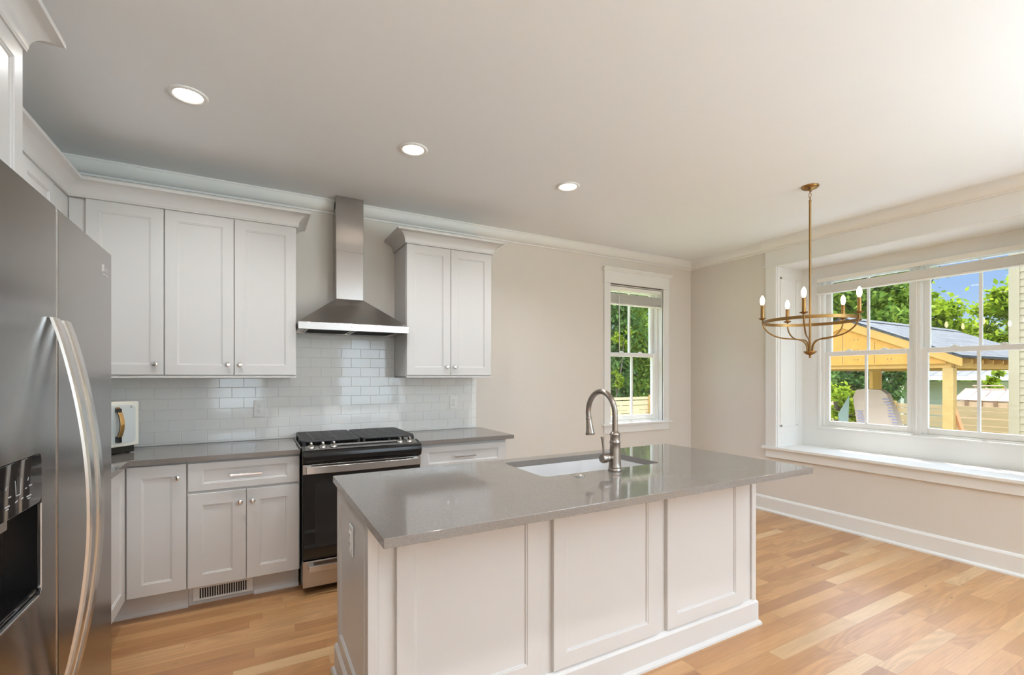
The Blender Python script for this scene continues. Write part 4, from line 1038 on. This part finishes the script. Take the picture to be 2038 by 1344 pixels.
for s in (-1, 1):
    b = bm_new(); ye = ly(cy0) if s < 0 else ly(cy1); P = [(0, lz(az) - .035), (ye, lz(ez) - .035), (ye, lz(ez) - .15), (0, lz(az) - .17)]
    prism(b, P, -.046, -.014, 'x'); obj('rake_board', b, M_lum, t, bevel=.003)
b = bm_new(); gy0, gy1 = ly(2.80), ly(5.42); bz = lz(1.50)
P = [(0, lz(az) - .06), (gy0, lz(1.70)), (gy0, bz + .062), (gy1, bz + .062), (gy1, lz(1.70))]
prism(b, P, -.013, -.001, 'x'); g = obj('gable_sheathing', b, M_osb, t)
b = bm_new()
for y in (-.9, -.45, 0, .45, .9): box(b, -.0142, -.012, y - .003, y + .003, bz + .08, lz(2.10) - abs(y) * .4)
for y in [k * .45 - 1.12 for k in range(6)]:
    for z in (bz + .14, bz + .30, bz + .46):
        if z < lz(2.2) - abs(y) * .5: box(b, -.0144, -.012, y - .008, y + .008, z, z + .016); box(b, -.0144, -.012, y + .05 - .008, y + .05 + .008, z, z + .012)
obj('panel_seams', b, M_bark, g)
b = bm_new(); box(b, .02, .11, ly(2.75), ly(5.45), bz, bz + .14); obj('beam', b, M_lum, t, bevel=.003)
for y in (2.78, 5.40): b = bm_new(); box(b, .112, lx(cx1) - .12, ly(y) - .04, ly(y) + .05, bz, bz + .14); obj('beam', b, M_lum, t, bevel=.003)
b = bm_new(); box(b, lx(cx1) - .12, lx(cx1) - .03, ly(2.75), ly(5.45), bz, bz + .14); obj('beam', b, M_lum, t)
for x, y in ((8.58, 2.79), (8.58, 5.40), (12.75, 2.79), (12.75, 5.52), (11.6, 4.95)):
    obj('post', box(bm_new(), lx(x) - .06, lx(x) + .06, ly(y) - .06, ly(y) + .06, 0, bz), M_post if x < 9 else M_lum, t, bevel=.004)
for k in range(11):
    x = .35 + k * .40
    b = prism(bm_new(), [(ly(cy0) + .02, lz(ez) - .05), (ly(cy0) + .26, lz(ez) + .055), (ly(cy0) + .26, lz(ez) - .08), (ly(cy0) + .12, lz(ez) - .105), (ly(cy0) + .02, lz(ez) - .095)], x, x + .038, 'x')
    obj('rafter_tail', b, M_lum, t)
b = bm_new(); tube(b, [(lx(8.62), ly(2.76), lz(.95)), (lx(8.75), ly(2.30), lz(-.9))], .03, 4); obj('brace', b, pbr('red_fir', (.60, .27, .11), .7), t)

# sheet material wrapped in plastic, leaning under the carport
M_wrap = pbr('plastic_wrap', (.55, .40, .30), .28, bump=.6, bscale=7, var=.12, vscale=3)
M_clear = glass_mat('clear_film', (.86, .90, .88))
wy, wx = 4.14, 9.35
t = thing('wrapped_sheets', 'leaning stack of building sheets wrapped in plastic film under the carport', 'building material', (wx, wy, GZ), 0)
b = bm_new(); rows = []; ys = [(-.40, .0), (-.36, .9), (-.30, 1.6), (-.22, 1.98), (-.05, 2.16), (.10, 2.17), (.28, 2.05), (.40, 1.6), (.50, .9), (.60, 0)]
outl = [(-.34, 0), (-.31, .8), (-.27, 1.5), (-.22, 1.9), (-.16, 2.12), (.26, 2.12), (.36, 1.9), (.46, 1.4), (.60, .6), (.72, 0)]
outl = [(-.05, 0), (.06, .7), (.14, 1.2), (.22, 1.7), (.27, 2.0), (.22, 2.14), (.10, 2.16), (-.15, 2.15), (-.24, 2.08), (-.38, 1.7), (-.55, 1.1), (-.72, .5), (-.85, 0)]
for dx, sc_ in ((0, 1.0), (.16, 1.0), (.42, .9)):
    rows.append([b.verts.new((dx + .10 * (z / 2.1), y * sc_, z * (1 if sc_ == 1 else .82))) for y, z in outl])
for a, c in zip(rows, rows[1:]):
    for k in range(len(a) - 1): b.faces.new([a[k], a[k + 1], c[k + 1], c[k]])
b.faces.new(rows[0]); b.faces.new(rows[-1][::-1]); obj('sheets', b, M_wrap, t)
b = bm_new(); random.seed(8)
for (y0, z0, y1, z1) in ((-.24, 1.98, -.38, 1.50), (-.46, 1.20, -.62, .60), (.16, 1.75, .10, 1.35), (.06, 1.1, -.02, .5)):
    for k in range(10):
        s = k / 10; y = y0 + (y1 - y0) * s; z = z0 + (z1 - z0) * s; w = .07
        box(b, .10 * z / 2.1 - .012, .10 * z / 2.1 - .004, y - w + random.uniform(0, .03), y + w * random.uniform(.0, .8), z, z + .016)
obj('print_bands', b, pbr('blue_print', (.30, .28, .42), .5), t)
b = bm_new(); P0 = [(-.02, .27, 2.05), (-.05, .44, 1.70), (-.06, .42, 1.2), (-.04, .34, 0), (.25, .40, 0), (.28, .48, 1.0), (.22, .44, 1.6)]
vs = [b.verts.new(p) for p in P0]; c_ = b.verts.new((.05, .33, 1.2))
for k in range(len(vs)): b.faces.new([vs[k], vs[(k + 1) % len(vs)], c_])
obj('loose_film', b, pbr('film', (.24, .29, .24), .2), t)

# lap siding walls as real overlapping boards
def lap_wall(x, y0, y1, z0, z1, lap, M=None, facing=-1, th=.012):
    b = bm_new(); z = z0
    while z < z1:
        h = min(lap, z1 - z)
        prism(b, [(x + facing * th, z), (x + facing * .003, z + h), (x + .05, z + h), (x + .05, z)], y0, y1, 'y'); z += lap
    return b
t = thing('house_wing', 'cream lap-sided wall with corner board at the right edge of the bay window', 'house wall', (9.0, 0, GZ))
o = obj('siding', lap_wall(0, -5, 2.20, 0, 6.4, .097, th=.014), M_side, t)
b = bm_new(); box(b, -.022, .03, 2.20, 2.305, 0, 6.4); box(b, .03, .12, 2.27, 2.305, 0, 6.4); obj('corner_board', b, M_side, t, bevel=.002)

# neighbour's house
nx = 20.0
t = thing('neighbour_house', 'low sage-green neighbour house with white gutter beyond the fence', 'house', (nx, 6.0, GZ))
o = obj('wall', lap_wall(0, -.5, 3.3, 0, 2.22, .15), M_side2, t)
b = bm_new(); box(b, .06, 6, -.5, -.44, 0, 2.22); box(b, .06, 6, 3.24, 3.3, 0, 2.22); obj('side_wall', b, M_side2, t)
b = bm_new(); v = [b.verts.new(p) for p in ((-.5, -1.1, 2.36), (-.5, 3.8, 2.36), (2.2, 2.4, 3.00), (2.2, .3, 3.00), (-.5, -1.1, 2.28), (-.5, 3.8, 2.28), (5.5, -1.1, 2.30), (5.5, 3.8, 2.30))]
b.faces.new([v[0], v[1], v[2], v[3]]); b.faces.new([v[1], v[7], v[2]]); b.faces.new([v[0], v[3], v[6]]); b.faces.new([v[2], v[7], v[6], v[3]]); b.faces.new([v[4], v[5], v[1], v[0]]); b.faces.new([v[4], v[6], v[7], v[5]]); b.faces.new([v[4], v[0], v[6]]); b.faces.new([v[5], v[7], v[1]])
obj('roof', b, M_shing2, t)
b = bm_new(); box(b, -.62, -.50, -1.15, 3.85, 2.26, 2.38); obj('gutter', b, M_white, t, bevel=.01)
b = bm_new(); tube(b, [(-.52, 3.3, 2.26), (-.10, 3.0, 2.02), (-.08, 3.0, .1)], .05, 6); tube(b, [(-.52, 1.75, 2.26), (-.10, 1.75, 2.02), (-.08, 1.75, .1)], .05, 6); obj('downspout', b, M_white, t)
b = bm_new(); box(b, -.03, .0, 3.35, 3.42, .1, 2.2); box(b, -.03, 0, -.5, -.36, 0, 2.2); obj('trim_board', b, M_white, t)
obj('window', box(bm_new(), -.05, .02, -.1, .05, 1.1, 1.9), M_glassb, t)
t = thing('neighbour_house', 'grey-roofed white house at far right beyond the cold frames', 'house', (26.0, 5.6, GZ))
b = bm_new(); box(b, 0, 4, -3, 1.2, 0, 2.3); obj('wall', b, M_white, t)
b = bm_new(); v = [b.verts.new(p) for p in ((-.5, -3.5, 2.35), (-.5, 1.5, 2.35), (2.2, .2, 3.75), (2.2, -3.5, 3.75), (4.5, -3.5, 2.35), (4.5, 1.5, 2.35))]
for f in ((0, 1, 2, 3), (1, 5, 2), (2, 5, 4, 3), (0, 3, 4), (0, 4, 5, 1)): b.faces.new([v[i] for i in f])
obj('roof', b, M_shing2, t)
b = bm_new(); box(b, -.62, -.5, -3.5, 1.55, 2.22, 2.38); obj('gutter', b, M_white, t)

# cold frame greenhouse beyond the fence
t = thing('cold_frame', 'row of tilted white cold frame lids with brown wooden edges above the fence', 'cold frame', (14.9, 4.0, GZ))
M_brn = pbr('brown_frame', (.27, .17, .10), .7)
M_poly = pbr('white_polycarbonate', (.62, .63, .65), .3)
y0, y1 = -.22, .78; n = 4; wd4 = (y1 - y0) / n
b = bm_new(); box(b, .0, .9, y0, y1, 0, 1.78); obj('bed', b, M_wood, t)
lid = lambda f, y, up=0: Vector((.0 + f * .75, y, 1.80 + f * .26 + up))
for k in range(n):
    a, c = y0 + k * wd4, y0 + (k + 1) * wd4
    b = bm_new(); q = [lid(0, a), lid(0, c), lid(1, c), lid(1, a)]; lo_ = [b.verts.new(p) for p in q]; hi_ = [b.verts.new(p + Vector((0, 0, .012))) for p in q]
    b.faces.new(hi_); b.faces.new(lo_[::-1])
    for j in range(4): b.faces.new([lo_[j], lo_[(j + 1) % 4], hi_[(j + 1) % 4], hi_[j]])
    pn = obj('lid_panel', b, M_poly, t)
b = bm_new()
for k in range(n + 1): y = y0 + k * wd4; tube(b, [lid(-.02, y, .015), lid(1.02, y, .015)], .013, 4); box(b, -.03, .02, y - .03, y + .03, 1.60, 1.80)
for f in (0, 1): tube(b, [lid(f, y0, .015), lid(f, y1, .015)], .014, 4)
obj('frame_rails', b, M_brn, t)
b = bm_new(); v4 = [Vector((.60, y0 + .95 * wd4, 2.06)), Vector((.60, y0 + 2.85 * wd4, 2.06)), Vector((.35, y0 + 3.0 * wd4, 2.16)), Vector((.35, y0 + .85 * wd4, 2.16))]
for j in range(4): tube(b, [v4[j], v4[(j + 1) % 4]], .014, 4)
tube(b, [v4[0] * .5 + v4[1] * .5, Vector((.3, y0 + 2 * wd4, 1.93))], .015, 4)
obj('open_vent', b, M_brn, t)

# ---- trees
def leaves(cnt, blobs, size, rnd, droop=0):
    """blobs: list of (cx,cy,cz,rx,ry,rz); points mostly near blob shells; returns verts, faces"""
    V, F = [], []
    vol = [(q[3] * q[4] * q[5]) ** (2 / 3) for q in blobs]; tot = sum(vol)
    for q, v_ in zip(blobs, vol):
        m = int(cnt * v_ / tot)
        # sub-clumps make the crown irregular
        cl = []
        for _ in range(max(5, m // 110)):
            th, ph = rnd.uniform(0, 2 * PI), math.acos(rnd.uniform(-1, 1)); r = rnd.uniform(.55, 1.0)
            cl.append((q[0] + q[3] * r * math.sin(ph) * math.cos(th), q[1] + q[4] * r * math.sin(ph) * math.sin(th), q[2] + q[5] * r * math.cos(ph), rnd.uniform(.16, .34)))
        for _ in range(m):
            c = rnd.choice(cl); s = c[3] * (q[3] + q[4] + q[5]) / 3
            px, py, pz = c[0] + rnd.gauss(0, s * .55), c[1] + rnd.gauss(0, s * .55), c[2] + rnd.gauss(0, s * .42)
            if rnd.random() < .12: px += rnd.gauss(0, s); pz += rnd.gauss(0, s)
            sz = size * rnd.uniform(.6, 1.3)
            n = Vector((rnd.gauss(0, .6), rnd.gauss(0, .6), rnd.gauss(.6, .6))).normalized()
            u = n.orthogonal().normalized(); u.rotate(Matrix.Rotation(rnd.uniform(0, 6.28), 3, n)); w = n.cross(u)
            u = u * sz; w = w * sz * .5; p = Vector((px, py, pz)); i = len(V)
            if droop: u = (u + Vector((0, 0, -droop * sz))).normalized() * sz
            V += [p - u, p - u * .1 + w, p + u, p - u * .1 - w]; F.append((i, i + 1, i + 2, i + 3))
    return V, F
def tree(name, label, cat, base, blobs, cnt, size, mat, trunk=None, seed=0, group=None, droop=0):
    rnd = random.Random(seed)
    t = thing(name, label, cat, base, group=group)
    V, F = leaves(cnt, [(q[0] - base[0], q[1] - base[1], q[2] - base[2], *q[3:]) for q in blobs], size, rnd, droop)
    me = bpy.data.meshes.new('crown'); me.from_pydata([tuple(v) for v in V], [], F); me.materials.append(mat)
    o = bpy.data.objects.new('crown', me); col.objects.link(o); o.parent = t
    b = bm_new()
    tr = trunk or .14; top = Vector(blobs[0][:3]) - Vector(base)
    tube(b, smooth_path([(0, 0, 0), (top.x * .2, top.y * .15, top.z * .4), (top.x * .8, top.y * .7, top.z * .75), top], 4), [tr * (1 - .6 * i / 12) for i in range(13)], 8)
    for q in blobs[1:]:
        e = Vector(q[:3]) - Vector(base); s = Vector((top.x * .3, top.y * .3, top.z * .5)); tube(b, smooth_path([s, s.lerp(e, .5) + Vector((0, 0, .2)), e], 3), [tr * .45 * (1 - .1 * i) for i in range(7)], 6)
    obj('trunk', b, M_bark, t, smooth=True)
    return t
tree('leafy_tree', 'broad yellow-green tree filling the sky behind the carport roof', 'tree', (28.5, 12.0, GZ), [(28.5, 13.7, 4.6, 2.8, 2.6, 2.8), (28, 11.7, 4.0, 2.3, 1.8, 2.3), (28, 10.0, 3.6, 1.8, 1.3, 1.9)], 20000, .14, M_leaf, seed=1)
tree('leafy_tree', 'dark leafy tree rising over the peak of the carport gable', 'tree', (17, 8.2, GZ), [(17, 8.3, 4.3, 1.3, 1.1, 1.5), (17, 7.1, 4.7, 1.1, .8, .9), (17, 6.9, 3.4, 1.2, .6, .7)], 10000, .11, M_leafm, seed=2, trunk=.16)
tree('shade_tree', 'round bright green tree against blue sky in the right pane of the bay window', 'tree', (33, 8.0, GZ), [(33, 8.45, 3.6, 1.5, 1.3, 2.25), (33.2, 6.9, 3.2, 1.5, 1.25, 1.8), (33, 10.0, 2.65, 1.6, 1.1, 1.4)], 16000, .155, M_leaf, seed=3)
tree('shade_tree', 'thin high branches of a yellow-green tree across the blue sky', 'tree', (19.5, 8.0, GZ), [(19.0, 7.1, 4.3, 1.0, .55, .8), (18.5, 6.2, 4.9, .6, .45, .35)], 900, .10, M_leaf, seed=4, trunk=.07)
tree('evergreen_tree', 'dark tree standing low behind the wrapped sheets, left of the carport posts', 'tree', (14.9, 6.9, GZ), [(15.2, 7.2, 1.7, .7, .6, 1.0), (15.3, 6.35, 1.5, .6, .5, .9)], 6000, .08, M_leafd, seed=5)
tree('leafy_shrub', 'sunlit green shrub above the fence at the left pane of the bay window', 'shrub', (13.3, 6.5, GZ), [(13.3, 6.6, .75, .45, .35, .45), (13.2, 6.1, .45, .3, .3, .35)], 2600, .07, M_leaf, seed=6)
tree('leafy_shrub', 'bright green shrub behind the cold frames', 'shrub', (18.6, 5.0, GZ), [(18.6, 5.0, 1.1, .4, .3, .5)], 900, .07, M_leaf, seed=7)
tree('dense_tree', 'dense green conifer filling the left half of the small window', 'tree', (11.2, 13.2, GZ), [(11.2, 13.2, 3.6, 1.1, 1.0, 1.9), (11.0, 13.0, 1.4, 1.0, .7, 1.3), (11.2, 13.2, 5.6, 1.1, 1.0, 1.2)], 16000, .09, M_leafd, seed=8, droop=.6)
tree('dense_tree', 'mid green tree filling the right half of the small window', 'tree', (13.4, 13.2, GZ), [(13.2, 13.2, 3.2, 1.1, 1.0, 2.3), (12.9, 13.0, 1.0, .9, .7, 1.0), (13.4, 13.2, 5.5, 1.1, 1.0, 1.2)], 16000, .08, M_leafm, seed=9)
tree('leafy_tree', 'bright yellow-green leafy boughs reaching across the small window', 'tree', (10.4, 11.9, GZ), [(10.85, 11.9, 2.7, .42, .25, .26), (10.4, 11.8, 1.25, .28, .25, .40)], 1100, .07, M_leaf, seed=10, trunk=.03, droop=.5)
tree('background_tree', 'distant dark green tree at the tree line, left of the yellow-green tree', 'tree', (34, 21, GZ), [(34, 20, 4.2, 3.4, 3.6, 4.2), (35, 15.5, 3.0, 2.8, 2.8, 3.2)], 8000, .24, M_leafd, seed=12)
tree('background_tree', 'distant mid green tree at the tree line behind the neighbour house', 'tree', (40, 12.5, GZ), [(40, 13, 2.2, 2.5, 3.2, 2.4), (40, 9.5, 1.9, 2.5, 2.4, 2.0)], 7000, .24, M_leafm, seed=13)
tree('background_tree', 'distant green tree behind the trees of the small window', 'tree', (17, 18.5, GZ), [(15.5, 18.5, 3.4, 2.6, 1.3, 3.6), (18.5, 18.5, 3.2, 2.6, 1.3, 3.5)], 9000, .2, M_leafd, seed=14)
